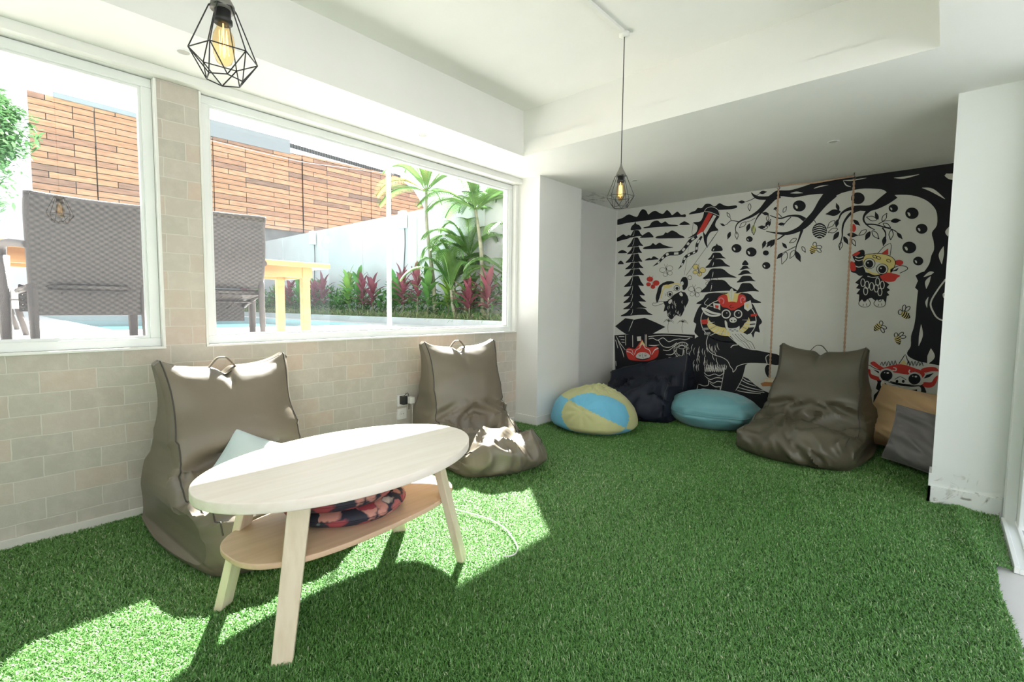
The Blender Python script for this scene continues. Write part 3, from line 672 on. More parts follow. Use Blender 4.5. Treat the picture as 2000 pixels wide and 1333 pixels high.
# teal floor cushion
def ph_c(ph): return math.cos(ph) + math.sin(ph * 2) * .6
def tealfn(p, nr, th, ph):
    g = 0.0
    for a, amp in ((3.35, .075), (0.15, .085), (5.5, .05), (2.3, .05), (4.3, .03)):
        dd = math.atan2(math.sin(ph - a), math.cos(ph - a)); g += amp * math.exp(-(dd / .14) ** 2) * math.exp(-((th - 1.62) / .26) ** 2)
    g -= 0.010 * math.exp(-((th - 1.62) / .05) ** 2)
    g += .016 * (.4 - abs(noise.noise(Vector((ph_c(ph) * 3, th * 2.2, 1)))) * 2.2) * math.sin(th)
    return p, g
t_, vv, nu_, nv_ = blobbag('floor_cushion', (1.475, 4.72), (0.41, 0.33, 0.33), 0.10, 'plump teal floor cushion lying before the painted lion', 'cushion', [M_teal], 5.5, 0.55, e1=0.8, fn=tealfn, squash=.42)
k_ = int(nv_ * 1.62 / math.pi); MB().tube([Vector(vv[k_ * nu_ + k]) for k in list(range(nu_)) + [0]], 0.005, 6).build('piping', M_teal, t_)
# tan and grey bags
pillow4('tan_beanbag', [(2.74, 5.02, 0.50), (2.53, 4.84, 0.04), (3.22, 4.62, 0.02), (3.42, 5.06, 0.42)], 0.24, 'tan bean bag slumped in the corner behind the grey one', 'bean bag', M_tan, 8.1, 3.2, e=2.2, piping=M_tan, floor_clamp=-0.008, sag=.04)
pillow4('grey_beanbag', [(2.86, 4.60, 0.405), (2.80, 4.42, 0.03), (3.28, 4.08, -0.005), (3.47, 4.45, 0.33)], 0.15, 'grey bean bag leaning on the tan one beside the wall end', 'bean bag', M_grey, 14.4, 4.5, e=2.4, piping=M_grey, floor_clamp=-0.008)
# pale blue pillow on the near lounger
pillow4('throw_pillow', [(0.47, 0.865, 0.48), (0.56, 0.66, 0.25), (0.70, 0.96, 0.16), (0.55, 1.16, 0.33)], 0.06, 'pale blue pillow resting on the taupe bean bag behind the table', 'pillow', M_pale, 4.4, 0.5, e=2.2)

# floral seat pads on the table shelf
def floral():
    m = bpy.data.materials.new('dark_floral_print'); m.use_nodes = True; n = m.node_tree.nodes; l = m.node_tree.links; b = n['Principled BSDF']
    t = n.new('ShaderNodeTexCoord'); nz = n.new('ShaderNodeTexNoise'); nz.inputs['Scale'].default_value = 18; l.new(t.outputs['Object'], nz.inputs[0])
    mx = n.new('ShaderNodeMix'); mx.data_type = 'RGBA'; mx.inputs[0].default_value = 0.07; l.new(t.outputs['Object'], mx.inputs[6]); l.new(nz.outputs['Color'], mx.inputs[7])
    vo = n.new('ShaderNodeTexVoronoi'); vo.inputs['Scale'].default_value = 19; l.new(mx.outputs[2], vo.inputs['Vector'])
    sc = n.new('ShaderNodeSeparateColor'); l.new(vo.outputs['Color'], sc.inputs[0])
    r = n.new('ShaderNodeValToRGB'); r.color_ramp.interpolation = 'CONSTANT'; e = r.color_ramp.elements
    e[0].position = 0; e[0].color = (0.30, 0.05, 0.06, 1); e[1].position = 0.66; e[1].color = (0.02, 0.02, 0.03, 1)
    for p, c in ((0.12, (0.52, 0.24, 0.19, 1)), (0.26, (0.58, 0.49, 0.42, 1)), (0.38, (0.16, 0.21, 0.20, 1)), (0.48, (0.40, 0.12, 0.11, 1)), (0.56, (0.06, 0.09, 0.08, 1))): k = e.new(p); k.color = c
    l.new(sc.outputs[0], r.inputs[0])
    r2 = n.new('ShaderNodeValToRGB'); r2.color_ramp.elements[0].position = 0.50; r2.color_ramp.elements[1].position = 0.66; l.new(vo.outputs['Distance'], r2.inputs[0])
    m2 = n.new('ShaderNodeMix'); m2.data_type = 'RGBA'; m2.inputs[7].default_value = (0.018, 0.02, 0.035, 1); l.new(r2.outputs[0], m2.inputs[0]); l.new(r.outputs[0], m2.inputs[6])
    l.new(m2.outputs[2], b.inputs['Base Color']); b.inputs['Roughness'].default_value = 0.7; return m
M_flor = floral()
def pad(cx, cy, z, R, h, label, seed, tilt=0.0):
    t = thing('seat_pad', label, 'seat pad', (cx, cy, z), group='floral seat pads on the shelf'); prof = []
    for k in range(0, 25):
        a = -math.pi / 2 + math.pi * k / 24; prof.append((R * max(0, math.cos(a)) ** .35 if 0 < k < 24 else 0.0, h / 2 + h / 2 * math.sin(a)))
    mb = MB().lathe(prof, (cx, cy, z), 72)
    mb.v = [(x, y, zz + (0.006 * math.sin(9 * x + seed) * math.sin(7 * y) if zz > z + h * .3 else 0) + tilt * max(0, (y - cy)) * (1 if zz > z + .01 else 0)) for x, y, zz in mb.v]
    mb.build('cover', M_flor, t)
    pts = [(cx + (R + .001) * math.cos(2 * math.pi * k / 72), cy + (R + .001) * math.sin(2 * math.pi * k / 72), z + h / 2) for k in range(73)]
    MB().tube(pts, 0.0025, 6).build('piping', M_flor, t)
pad(1.325, 0.985, 0.283, 0.232, 0.075, 'lower floral seat pad lying on the table shelf', 1)
pad(1.335, 0.93, 0.357, 0.232, 0.075, 'upper floral seat pad under the tabletop', 2)

# ------------------------------------------------------------ sockets, plugs, cables
M_plast = mat('white_plastic', (0.78, 0.77, 0.74), 0.35); M_blk = mat('black_plastic', (0.02, 0.02, 0.022), 0.4)
def socket(y, z, label):
    t = thing('wall_socket', label, 'socket', (0.0, y, z), group='wall sockets')
    MB().box(0.0, 0.009, y - 0.043, y + 0.043, z - 0.043, z + 0.043, bev=.003).build('plate', M_plast, t)
    r = MB(); pts = [(0.0095, y + 0.021 * math.cos(a), z + 0.021 * math.sin(a)) for a in [2 * math.pi * k / 24 for k in range(25)]]; r.tube(pts, 0.002, 6)
    r.box(0.0085, 0.0095, y - .018, y + .018, z - .018, z + .018); r.build('outlet', M_plast, t)
    h = MB(); h.box(0.0094, 0.0100, y - .012, y - .007, z - .0025, z + .0025); h.box(0.0094, 0.0100, y + .007, y + .012, z - .0025, z + .0025); h.build('pin_hole', M_blk, t)
socket(2.19, 0.375, 'white wall socket holding the black and white plugs'); socket(2.19, 0.272, 'empty white wall socket under the plugged one')
t = thing('charger_plug', 'white charger plugged into the wall beside the taupe bean bag', 'charger', (0.06, 2.235, 0.36))
MB().box(0.034, 0.084, 2.212, 2.256, 0.355, 0.405, bev=.005).build('housing', M_plast, t)
MB().tube(catmull([(0.075, 2.234, 0.357), (0.078, 2.236, 0.30), (0.07, 2.24, 0.2), (0.06, 2.24, 0.05), (0.08, 2.2, 0.004)], 6), 0.0028, 6).build('cord', M_plast, t)
t = thing('power_adapter', 'black power adapter in the wall socket behind the white charger', 'adapter', (0.03, 2.19, 0.38))
MB().box(0.010, 0.060, 2.165, 2.208, 0.350, 0.415, bev=.006).build('housing', M_blk, t)
MB().tube(catmull([(0.04, 2.19, 0.414), (0.05, 2.20, 0.435), (0.04, 2.225, 0.43), (0.03, 2.24, 0.38), (0.02, 2.245, 0.3)], 6), 0.0022, 6).build('cord', M_blk, t)
cp = [on(x, y, 2, 0.012) for x, y in ((868, 990), (905, 1000), (935, 1008), (962, 1018), (985, 1032), (1000, 1050), (1010, 1068), (1008, 1080), (998, 1086), (982, 1087))]
tag(MB().tube(catmull(cp, 6), 0.0032, 8).build('charging_cable', M_plast), 'thin white cable curling over the sunlit grass beside the table', 'cable')
# black adapter with cable by the olive bag
a0 = on(1676, 812, 1, 4.95)
t = thing('power_brick', 'black power brick with looping cable between the olive and tan bags', 'power brick', (a0.x, a0.y, 0.02))
MB().box(a0.x - .03, a0.x + .03, a0.y - .02, a0.y + .02, 0.17, 0.235, bev=.006).build('housing', M_blk, t)
MB().tube(catmull([(a0.x + .02, a0.y, .23), (a0.x + .05, a0.y - .01, .27), (a0.x + .02, a0.y - .02, .285), (a0.x - .03, a0.y, .27), (a0.x - .10, a0.y - .0, .24), (a0.x - .08, a0.y, .1), (a0.x, a0.y, .005)], 8), 0.003, 6).build('cord', M_blk, t)

# ------------------------------------------------------------ swing
M_rope = mat('tan_rope', (0.56, 0.37, 0.25), 0.85, bump=0.4, bscale=160, var=0.2, vscale=90)
M_hook = mat('dark_iron_hook', (0.10, 0.09, 0.08), 0.5, metal=0.6)
hA = on(1521, 357, 2, ZS); hB = on(1669, 337, 2, ZS); sw = thing('rope_swing', 'rope swing hanging from two ceiling hooks in front of the mural', 'swing', ((hA.x + hB.x) / 2, hA.y, 0.42))
def rope(p0, p1):
    p0, p1 = Vector(p0), Vector(p1); n = max(2, int((p1 - p0).length / 0.006)); return p0, p1, n
for hk in (hA, hB):
    MB().tube(catmull([hk + Vector((0, 0, -.001)), hk + Vector((0, 0, -.03)), hk + Vector((.012, 0, -.05)), hk + Vector((0, 0, -.065)), hk + Vector((-.012, 0, -.052))], 6), 0.0035, 6).build('hook', M_hook, sw)
    yb = hk.y; x = hk.x
    m = MB(); N = 260
    for s_ in (0, math.pi):
        m.tube([(x + .0045 * math.cos(k * .55 + s_), yb + .0045 * math.sin(k * .55 + s_), ZS - .055 - (ZS - .055 - .44) * k / N) for k in range(N + 1)], 0.0052, 6)
    m.build('rope', M_rope, sw)
m = MB().tube([hA + Vector((0, 0, -.03)), (hA + hB) / 2 + Vector((0, 0, -.045)), hB + Vector((0, 0, -.03))], 0.007, 8); m.build('cross_rope', M_rope, sw)
MB().box(hA.x - .02, hB.x + .02, hA.y - .10, hA.y + .10, 0.41, 0.44, bev=.004).build('seat', M_leg, sw)

# ------------------------------------------------------------ mural painted on the back wall
MURC = {'k': (0.012, 0.012, 0.016), 'w': (0.66, 0.66, 0.62), 'r': (0.56, 0.045, 0.035), 'y': (0.72, 0.60, 0.24), 'g': (0.30, 0.30, 0.30), 'p': (0.62, 0.22, 0.24), 'o': (0.48, 0.20, 0.08), 'l': (0.50, 0.52, 0.20), 'bg': (0.66, 0.66, 0.625)}
MK = list(MURC.keys()); MURM = [mat('mural_paint_' + {'k': 'black', 'w': 'white', 'r': 'red', 'y': 'yellow', 'g': 'grey', 'p': 'pink', 'o': 'orange', 'l': 'lime', 'bg': 'ground'}[k], MURC[k], 0.7, var=0.03, spec=0.3) for k in MK]
MUR = MB(); TILE = {'A': (1180, 300), 'B': (1180, 540), 'C': (1500, 300), 'D': (1500, 540)}
def mpt(T, p):
    x0, y0 = TILE[T]; q = on(x0 + p[0] * .18, y0 + p[1] * .18, 1, YM); return (q.x, q.z)
XMIN, XMAX = 0.014, 3.515
MLAY = [0]
def emit(poly2, col, lay):
    yy = YM - 0.0016 - lay * 0.00045 - (MLAY[0] % 7) * 0.00005; MLAY[0] += 1
    P = [Vector((min(max(a, XMIN), XMAX), min(max(b, 0.0), ZS - .002), 0)) for a, b in poly2]
    Q = [P[0]]
    for p in P[1:]:
        if (p - Q[-1]).length > 1e-4: Q.append(p)
    if (Q[0] - Q[-1]).length < 1e-4: Q.pop()
    if len(Q) < 3: return
    for tr in tessellate_polygon([Q]):
        v = [(Q[i].x, yy, Q[i].y) for i in tr]; a = Vector(v[1]) - Vector(v[0]); b_ = Vector(v[2]) - Vector(v[0])
        if a.cross(b_).y > 0: v = [v[0], v[2], v[1]]
        MUR.add(v, [(0, 1, 2)], MK.index(col))
def shp(T, pts, col='k', lay=1, smooth=4):
    P = [mpt(T, p) for p in pts]
    if smooth: P = [(v.x, v.y) for v in catmull([(a, b, 0) for a, b in P], smooth, True)]
    emit(P, col, lay)
def stk(T, pts, w, col='k', lay=1, per=5, close=False):
    """brush stroke: width in tile units (1 unit = 0.18 px)"""
    n = len(pts); ww = list(w) if isinstance(w, (list, tuple)) else [w] * n
    if len(ww) < n: ww = [ww[0] + (ww[-1] - ww[0]) * i / (n - 1) for i in range(n)]
    C3 = catmull([(p[0], p[1], ww[i]) for i, p in enumerate(pts)], per, close)
    if close: C3.append(C3[0].copy())
    k = 0.00095; L_, R_ = [], []; W2 = [mpt(T, (c.x, c.y)) for c in C3]
    for i in range(len(C3)):
        a = W2[max(i - 1, 0)]; b_ = W2[min(i + 1, len(C3) - 1)]; d_ = Vector((b_[0] - a[0], b_[1] - a[1])); d_ = d_.normalized() if d_.length > 1e-7 else Vector((1, 0)); h = max(C3[i].z, 1.0) * k * .5
        L_.append((W2[i][0] - d_.y * h, W2[i][1] + d_.x * h)); R_.append((W2[i][0] + d_.y * h, W2[i][1] - d_.x * h))
    yy = YM - 0.0016 - lay * 0.00045 - (MLAY[0] % 7) * 0.00005; MLAY[0] += 1
    cl = lambda p: (min(max(p[0], XMIN), XMAX), yy, min(max(p[1], 0), ZS - .002))
    vs = [cl(p) for p in L_] + [cl(p) for p in R_]; m = len(L_)
    MUR.add(vs, [(i, i + 1, m + i + 1, m + i) for i in range(m - 1)], MK.index(col))
def circ(T, x, y, r, col='k', lay=1, ry=None, rot=0):
    ry = ry or r; shp(T, [(x + r * math.cos(a) * math.cos(rot) - ry * math.sin(a) * math.sin(rot), y + r * math.cos(a) * math.sin(rot) + ry * math.sin(a) * math.cos(rot)) for a in [2 * math.pi * k / 20 for k in range(20)]], col, lay, 2)
def ring(T, x, y, r, w, col='k', lay=2, ry=None, rot=0):
    ry = ry or r; stk(T, [(x + r * math.cos(a) * math.cos(rot) - ry * math.sin(a) * math.sin(rot), y + r * math.cos(a) * math.sin(rot) + ry * math.sin(a) * math.cos(rot)) for a in [2 * math.pi * k / 14 for k in range(14)]], w, col, lay, 3, True)
def leaf(T, x, y, ang, L_, full=True, col='k', lay=2, fat=.30):
    a = math.radians(ang); c, s_ = math.cos(a), -math.sin(a); pr = ((0, 0), (.25, fat * .8), (.55, fat), (.85, fat * .4), (1.05, 0), (.85, -fat * .4), (.55, -fat), (.25, -fat * .8))
    pts = [(x + L_ * (u * c - v * s_), y + L_ * (u * s_ + v * c)) for u, v in pr]
    if full: shp(T, pts, col, lay, 3)
    else: stk(T, pts, 6, col, lay, 3, True)
emit([(XMIN, 0.0), (XMAX, 0.0), (XMAX, ZS - .002), (XMIN, ZS - .002)], 'bg', 0)

# clouds
for P in ([(142, 775), (142, 722), (200, 700), (265, 662), (320, 680), (360, 685), (385, 640), (415, 606), (455, 620), (480, 662), (510, 640), (555, 622), (600, 645), (640, 655), (680, 615), (715, 640), (740, 668), (795, 632), (835, 665), (880, 660), (882, 690), (800, 690), (600, 710), (400, 735), (250, 755)],
          [(430, 802), (490, 785), (520, 745), (580, 728), (620, 757), (665, 738), (705, 768), (790, 776), (790, 788), (650, 795), (520, 805), (440, 812)],
          [(815, 772), (850, 745), (880, 738), (930, 768), (915, 775), (850, 778)],
          [(138, 955), (140, 920), (170, 900), (210, 878), (240, 897), (270, 883), (290, 905), (260, 925), (200, 940)],
          [(390, 915), (430, 880), (480, 853), (510, 870), (537, 907), (500, 912)],
          [(568, 922), (572, 900), (640, 885), (665, 858), (690, 862), (735, 836), (785, 855), (820, 882), (862, 900), (860, 918), (700, 922)],
          [(430, 1038), (440, 1015), (500, 1000), (530, 973), (560, 992), (600, 968), (640, 990), (700, 1010), (745, 1018), (730, 1025), (560, 1035)],
          [(152, 1083), (165, 1062), (200, 1048), (245, 1070), (240, 1082)], [(148, 1200), (180, 1163), (214, 1197), (180, 1203)],
          [(442, 1162), (490, 1133), (510, 1140), (540, 1116), (592, 1147), (560, 1152)],
          [(925, 662), (940, 640), (990, 620), (1015, 592), (1060, 592), (1100, 550), (1150, 548), (1200, 575), (1250, 540), (1300, 562), (1350, 572), (1430, 563), (1440, 588), (1380, 605), (1280, 612), (1150, 620), (1040, 645)]):
    shp('A', P)
# kite
shp('A', [(1085, 632), (1095, 610), (1140, 582), (1200, 588), (1245, 620), (1258, 665), (1250, 690), (1215, 740), (1207, 790), (1240, 835), (1165, 850), (1125, 900), (1115, 960), (1122, 1025), (1088, 965), (1076, 880), (1066, 850), (1000, 890), (905, 922), (960, 888), (1003, 850), (1013, 790), (968, 750), (1040, 738), (1072, 690)], 'k', 2)
shp('A', [(1132, 643), (1178, 655), (1085, 838), (1003, 885)], 'r', 3, 0); shp('A', [(1188, 668), (1218, 680), (1100, 885), (1078, 850)], 'w', 3, 0)
stk('A', [(1088, 632), (1160, 640), (1255, 682)], 6, 'w', 4); stk('A', [(1088, 632), (1110, 598), (1170, 580), (1235, 612), (1258, 680)], 5, 'w', 4)
for tail, w in (([(1010, 900), (940, 945), (890, 1010), (820, 1080), (700, 1090), (640, 1130), (590, 1185), (530, 1225)], [30, 44, 44, 46, 46, 36, 26, 4]), ([(1060, 900), (1010, 985), (1000, 1060), (940, 1090), (880, 1130), (850, 1200), (805, 1258)], [24, 34, 30, 34, 34, 26, 3])):
    stk('A', tail, w, 'k', 2); C3 = catmull([(p[0], p[1], w[i]) for i, p in enumerate(tail)], 8)
    for i in range(4, len(C3) - 8, 7): stk('A', [(C3[j].x, C3[j].y) for j in (i, i + 2, i + 3)], C3[i].z * .62, 'w', 3, 3)
stk('A', [(1240, 838), (1110, 1020), (890, 1325)], 4, 'k', 2); stk('A', [(968, 752), (955, 850), (960, 890)], 4); stk('A', [(1240, 838), (1120, 1020)], 4); stk('A', [(920, 1000), (890, 1200), (870, 1320)], 3)
# tall pagoda
def roof(T, l, r, yb, yt, tl_, tr_, sag=8, lay=2):
    cx = (l + r) / 2; shp(T, [(l, yb), (l + (tl_ - l) * .55, yb - (yb - yt) * .45), (tl_, yt), ((tl_ + tr_) / 2, yt - 6), (tr_, yt), (r - (r - tr_) * .55, yb - (yb - yt) * .5), (r, yb - 12), (cx + (r - l) * .25, yb - 14), (cx, yb - 10), (cx - (r - l) * .25, yb - 2)], 'k', lay, 3)
shp('A', [(290, 832), (300, 790), (325, 768), (340, 742), (350, 765), (385, 782), (405, 822), (350, 828)], 'k', 2)
for a in ((270, 425, 912, 838, 318, 378), (250, 425, 1016, 918, 318, 370), (250, 412, 1092, 1000, 318, 372), (232, 415, 1186, 1080, 312, 368), (228, 428, 1256, 1164, 312, 368), (218, 436, 1333, 1236, 310, 372)):
    roof('A', a[0], a[1], a[2], a[3], a[4], a[5], lay=3); stk('A', [(a[0] + 12, a[2] + 3), ((a[0] + a[1]) / 2, a[2] - 2), (a[1] - 20, a[2] - 8)], 4, 'w', 4); stk('A', [(328, a[3] + 5), (322, a[3] + 45), (310, a[2] - 15)], [3, 6], 'w', 4)
for a in ((215, 432, 114, -2, 310, 375), (210, 444, 218, 98, 305, 370), (208, 458, 287, 186, 300, 372), (205, 465, 357, 274, 300, 375), (178, 530, 432, 352, 290, 440)):
    roof('B', a[0], a[1], a[2], a[3], a[4], a[5], lay=3); stk('B', [(312, a[3] + 5), (308, a[3] + 40), (290, a[2] - 15)], [3, 7], 'w', 4)
shp('B', [(120, 543), (230, 455), (330, 470), (440, 450), (560, 500), (665, 550), (590, 590), (520, 628), (370, 632), (240, 630), (180, 590)], 'k', 3, 0)
stk('B', [(320, 468), (300, 520), (268, 598)], [3, 9, 3], 'w', 4)
# second and third pagodas
shp('A', [(1165, 1060), (1180, 1015), (1212, 998), (1222, 978), (1236, 995), (1270, 1010), (1286, 1052), (1225, 1064)], 'k', 2)
roof('A', 1126, 1322, 1152, 1082, 1180, 1262, lay=2); roof('A', 1098, 1370, 1240, 1152, 1170, 1276, lay=2); roof('A', 1070, 1440, 1360, 1255, 1160, 1290, lay=2)
roof('B', 1045, 1450, 172, 45, 1150, 1305, lay=2); roof('B', 1000, 1705, 300, 185, 1130, 1560, lay=1)
for T, x, y0, y1 in (('A', 1190, 1030, 1055), ('A', 1185, 1105, 1140), ('A', 1185, 1180, 1225), ('A', 1180, 1285, 1345), ('B', 1165, 75, 160)): stk(T, [(x + 4, y0), (x, (y0 + y1) / 2), (x - 8, y1)], [3, 8, 3], 'w', 3)
shp('A', [(1497, 1207), (1512, 1175), (1530, 1160), (1552, 1175), (1567, 1207), (1530, 1214)], 'k', 2)
roof('A', 1470, 1590, 1264, 1224, 1505, 1555); roof('A', 1450, 1612, 1320, 1274, 1500, 1565); roof('B', 1438, 1645, 66, 0, 1495, 1590); roof('B', 1432, 1682, 176, 80, 1490, 1595)
# fruit
for T, L_ in (('A', ((1577, 930, 36), (1437, 1030, 54), (1597, 1070, 58), (1755, 1080, 32), (1760, 1217, 44))), ('C', ((340, 570, 70), (975, 487, 74), (1360, 595, 51), (1562, 650, 72), (1668, 818, 63), (1533, 1022, 75), (1630, 1168, 55)))):
    for x, y, r in L_:
        circ(T, x, y, r, 'k', 3, r * .86)
        if r > 34 and (x, y) != (975, 487): circ(T, x - r * .42, y + r * .15, r * .17, 'w', 4, r * .3, -.4); circ(T, x - r * .62, y - r * .05, r * .08, 'w', 4)
# tree
shp('C', [(0, 480), (40, 440), (100, 403), (230, 400), (350, 370), (520, 313), (640, 292), (780, 280), (1000, 243), (1250, 210), (1500, 178), (1750, 138), (2300, 50), (2300, 1500), (1640, 1500), (1650, 1345), (1690, 1290), (1750, 1200), (1772, 1110), (1802, 1040), (1796, 950), (1778, 860), (1832, 780), (1832, 650), (1790, 570), (1700, 500), (1560, 455), (1390, 450), (1330, 465), (1262, 400), (1150, 383), (1000, 385), (800, 430), (700, 478), (620, 440), (450, 450), (280, 478), (120, 465), (50, 520), (-10, 590)], 'k', 2, 3)
shp('D', [(1655, -40), (1640, 80), (1622, 200), (1610, 330), (1600, 450), (1580, 560), (1552, 650), (1548, 760), (1508, 832), (1540, 880), (1640, 925), (1760, 950), (1900, 1010), (1900, 1333), (1830, 1500), (2400, 1500), (2400, -40)], 'k', 2, 3)
stk('C', [(690, 430), (600, 530), (520, 640), (430, 745), (340, 820), (210, 868), (80, 862), (-20, 845)], [120, 92, 66, 70, 52, 34, 16, 6], 'k', 2)
stk('C', [(1360, 440), (1250, 520), (1120, 590), (960, 592), (870, 606), (800, 650), (770, 710), (740, 790)], [100, 90, 56, 46, 30, 18, 12, 10], 'k', 2)
stk('C', [(1000, 600), (900, 650), (830, 740), (808, 820), (805, 900), (785, 980), (775, 1030)], [36, 26, 18, 14, 10, 8, 5], 'k', 2)
stk('C', [(1110, 600), (1048, 670), (1040, 730), (1090, 790), (1160, 830)], [40, 20, 14, 10, 6], 'k', 2); stk('C', [(1060, 770), (1160, 772), (1260, 800), (1370, 835), (1420, 880)], [16, 12, 10, 8, 5], 'k', 2); stk('C', [(1200, 765), (1260, 735), (1330, 728)], [8, 5], 'k', 2); stk('C', [(1240, 805), (1275, 860), (1275, 930)], [12, 8], 'k', 2)
stk('C', [(400, 720), (330, 680), (230, 678), (130, 705), (20, 672)], [40, 26, 16, 14, 6], 'k', 2); stk('C', [(250, 690), (200, 740), (160, 790)], [10, 6], 'k', 2); stk('C', [(370, 830), (340, 920), (310, 1000), (300, 1060)], [26, 16, 10, 8], 'k', 2); stk('C', [(300, 1010), (220, 1050), (160, 1080)], [9, 5], 'k', 2); stk('C', [(150, 690), (110, 650), (80, 610)], [8, 4], 'k', 2)
stk('C', [(180, 880), (110, 930), (40, 945), (-40, 990)], [18, 12, 8, 5], 'k', 2)
stk('A', [(1900, 440), (1800, 500), (1700, 610), (1600, 680), (1470, 740), (1425, 810), (1440, 880)], [90, 62, 40, 28, 16, 10, 6], 'k', 2); stk('A', [(1890, 450), (1790, 482), (1680, 482), (1630, 460), (1597, 425)], [60, 38, 34, 24, 6], 'k', 2)
stk('A', [(1850, 480), (1770, 570), (1680, 670), (1640, 740), (1600, 860)], [44, 30, 18, 8, 4], 'k', 2); stk('A', [(1460, 742), (1380, 730), (1330, 770), (1290, 785)], [10, 8, 6, 4], 'k', 2); stk('A', [(1380, 730), (1365, 690)], [6, 4]); stk('A', [(1640, 700), (1590, 730), (1540, 745)], [6, 4]); stk('A', [(1640, 480), (1580, 510), (1530, 525)], [8, 5]); stk('A', [(1640, 470), (1700, 425)], [7, 4])
for T, L_ in (('A', ((1530, 527, 180, 75, 1), (1685, 430, 10, 80, 1), (1578, 545, -90, 75, 0), (1365, 695, 120, 60, 0), (1310, 785, 155, 55, 1), (1370, 850, -110, 85, 1), (1435, 850, -85, 80, 0), (1580, 760, -110, 95, 1), (1540, 745, -140, 90, 0), (1620, 780, -88, 100, 0))),
              ('C', ((790, 630, 190, 160, 1), (770, 620, 110, 85, 1), (755, 715, -100, 90, 1), (725, 730, -135, 110, 0), (755, 820, -160, 105, 0), (770, 850, -125, 110, 1), (820, 900, -60, 100, 1), (795, 960, -100, 85, 0), (860, 880, -5, 115, 1), (915, 930, -65, 80, 0), (925, 720, -40, 95, 1), (1195, 720, 110, 90, 1), (1180, 720, 165, 110, 0), (1330, 735, 5, 110, 1), (1240, 735, 60, 95, 0), (1250, 760, -30, 90, 0), (1340, 830, -95, 105, 0), (1400, 860, -50, 90, 1), (1270, 900, -100, 105, 1), (1110, 845, -120, 110, 1), (1130, 840, -50, 110, 0), (1070, 830, -145, 100, 0), (110, 770, 5, 75, 1), (10, 730, 240, 75, 1), (60, 610, 30, 60, 1), (165, 640, 60, 70, 0), (50, 940, -130, 100, 1), (205, 1030, 130, 80, 1), (160, 1080, -135, 90, 1), (200, 1070, -110, 135, 0), (300, 1060, -65, 125, 1), (290, 1050, -120, 100, 0), (310, 925, -150, 85, 0), (370, 1010, -60, 70, 0), (0, 770, 60, 60, 0), (0, 800, 190, 80, 0))),
              ('A', ((1750, 945, -110, 90, 1), (1850, 940, -120, 90, 1), (1790, 660, 170, 80, 1), (1800, 735, -100, 60, 1), (1770, 730, 80, 60, 0), (1750, 800, 180, 80, 1)))):
    for x, y, a, l_, f_ in L_: leaf(T, x, y, a, l_, bool(f_), fat=.22)
leaf('A', 1625, 770, -92, 100, True, 'l', 2, .18)
shp('C', [(922, 765), (950, 785), (955, 825), (935, 852), (915, 840)], 'r', 2)
for T, P, w in (('C', [(498, 380), (560, 360), (655, 342)], [3, 12, 3]), ('C', [(245, 432), (310, 425), (378, 430)], [3, 20, 3]), ('C', [(815, 293), (920, 290), (1068, 266)], [3, 12, 3]), ('C', [(818, 300), (850, 345), (900, 362)], [3, 10, 4]), ('C', [(1368, 265), (1480, 262), (1640, 228)], [4, 18, 4]), ('C', [(1672, 374), (1780, 400), (1920, 495)], [3, 26, 3]), ('C', [(1905, 1010), (1880, 1100), (1885, 1200)], [3, 34, 3]), ('C', [(1925, 230), (1990, 250), (2100, 250)], [20, 50, 60]), ('C', [(1975, 790), (1945, 850), (1955, 900)], [3, 26, 3]),
                ('D', [(1765, 0), (1730, 60), (1718, 135)], [3, 30, 3]), ('D', [(1740, 225), (1720, 280), (1725, 340)], [3, 16, 3]), ('D', [(1662, 525), (1660, 640), (1635, 755)], [3, 26, 3]), ('D', [(1768, 785), (1770, 870), (1735, 945)], [4, 50, 10]), ('D', [(1930, 30), (1840, 150), (1765, 290), (1800, 400), (1850, 460), (1950, 500)], 12), ('D', [(1960, 175), (1905, 190), (1915, 235), (1970, 250)], 9), ('C', [(1690, 1340), (1760, 1300), (1800, 1290)], [5, 30, 3])):
    stk(T, P, w, 'w', 4)
# hive and bees
circ('C', 560, 840, 80, 'k', 3, 84)
for k in range(6): yy_ = 785 + k * 24; hw = 76 * math.sqrt(max(.05, 1 - ((yy_ - 840) / 86) ** 2)); stk('C', [(560 - hw, yy_ + 14), (560, yy_ - 8), (560 + hw, yy_ + 16)], [4, 8, 4], 'w', 4)
stk('C', [(475, 705), (505, 730), (525, 765)], [8, 4])
def bee(T, x, y, a, s_=1.0):
    c, n_ = math.cos(a), math.sin(a); f = lambda u, v: (x + s_ * (u * c - v * n_), y + s_ * (u * n_ + v * c))
    shp(T, [f(-50, 0), f(-30, -34), (f(10, -38)), f(45, -20), f(58, 0), f(45, 22), f(10, 38), f(-30, 32)], 'y', 3)
    for u in (-22, 2, 24): stk(T, [f(u, -34), f(u + 6, 0), f(u, 34)], 9 * s_, 'k', 4)
    shp(T, [f(36, -24), f(62, 0), f(36, 26), f(44, 0)], 'k', 4)
    for wx_, wy_, r_ in ((-10, -70, .3), (-48, -60, -.3)): p = f(wx_, wy_); ring(T, p[0], p[1], 18 * s_, 6, 'k', 3, 34 * s_, a + r_)
    p = f(-62, 0); ring(T, p[0], p[1], 22 * s_, 6, 'k', 3, 26 * s_)
bee('C', 490, 1040, 1.9, .9); bee('D', 1490, 420, .5, 1.0); bee('D', 1190, 550, 2.3, .9); bee('D', 1410, 690, 1.2, .9)
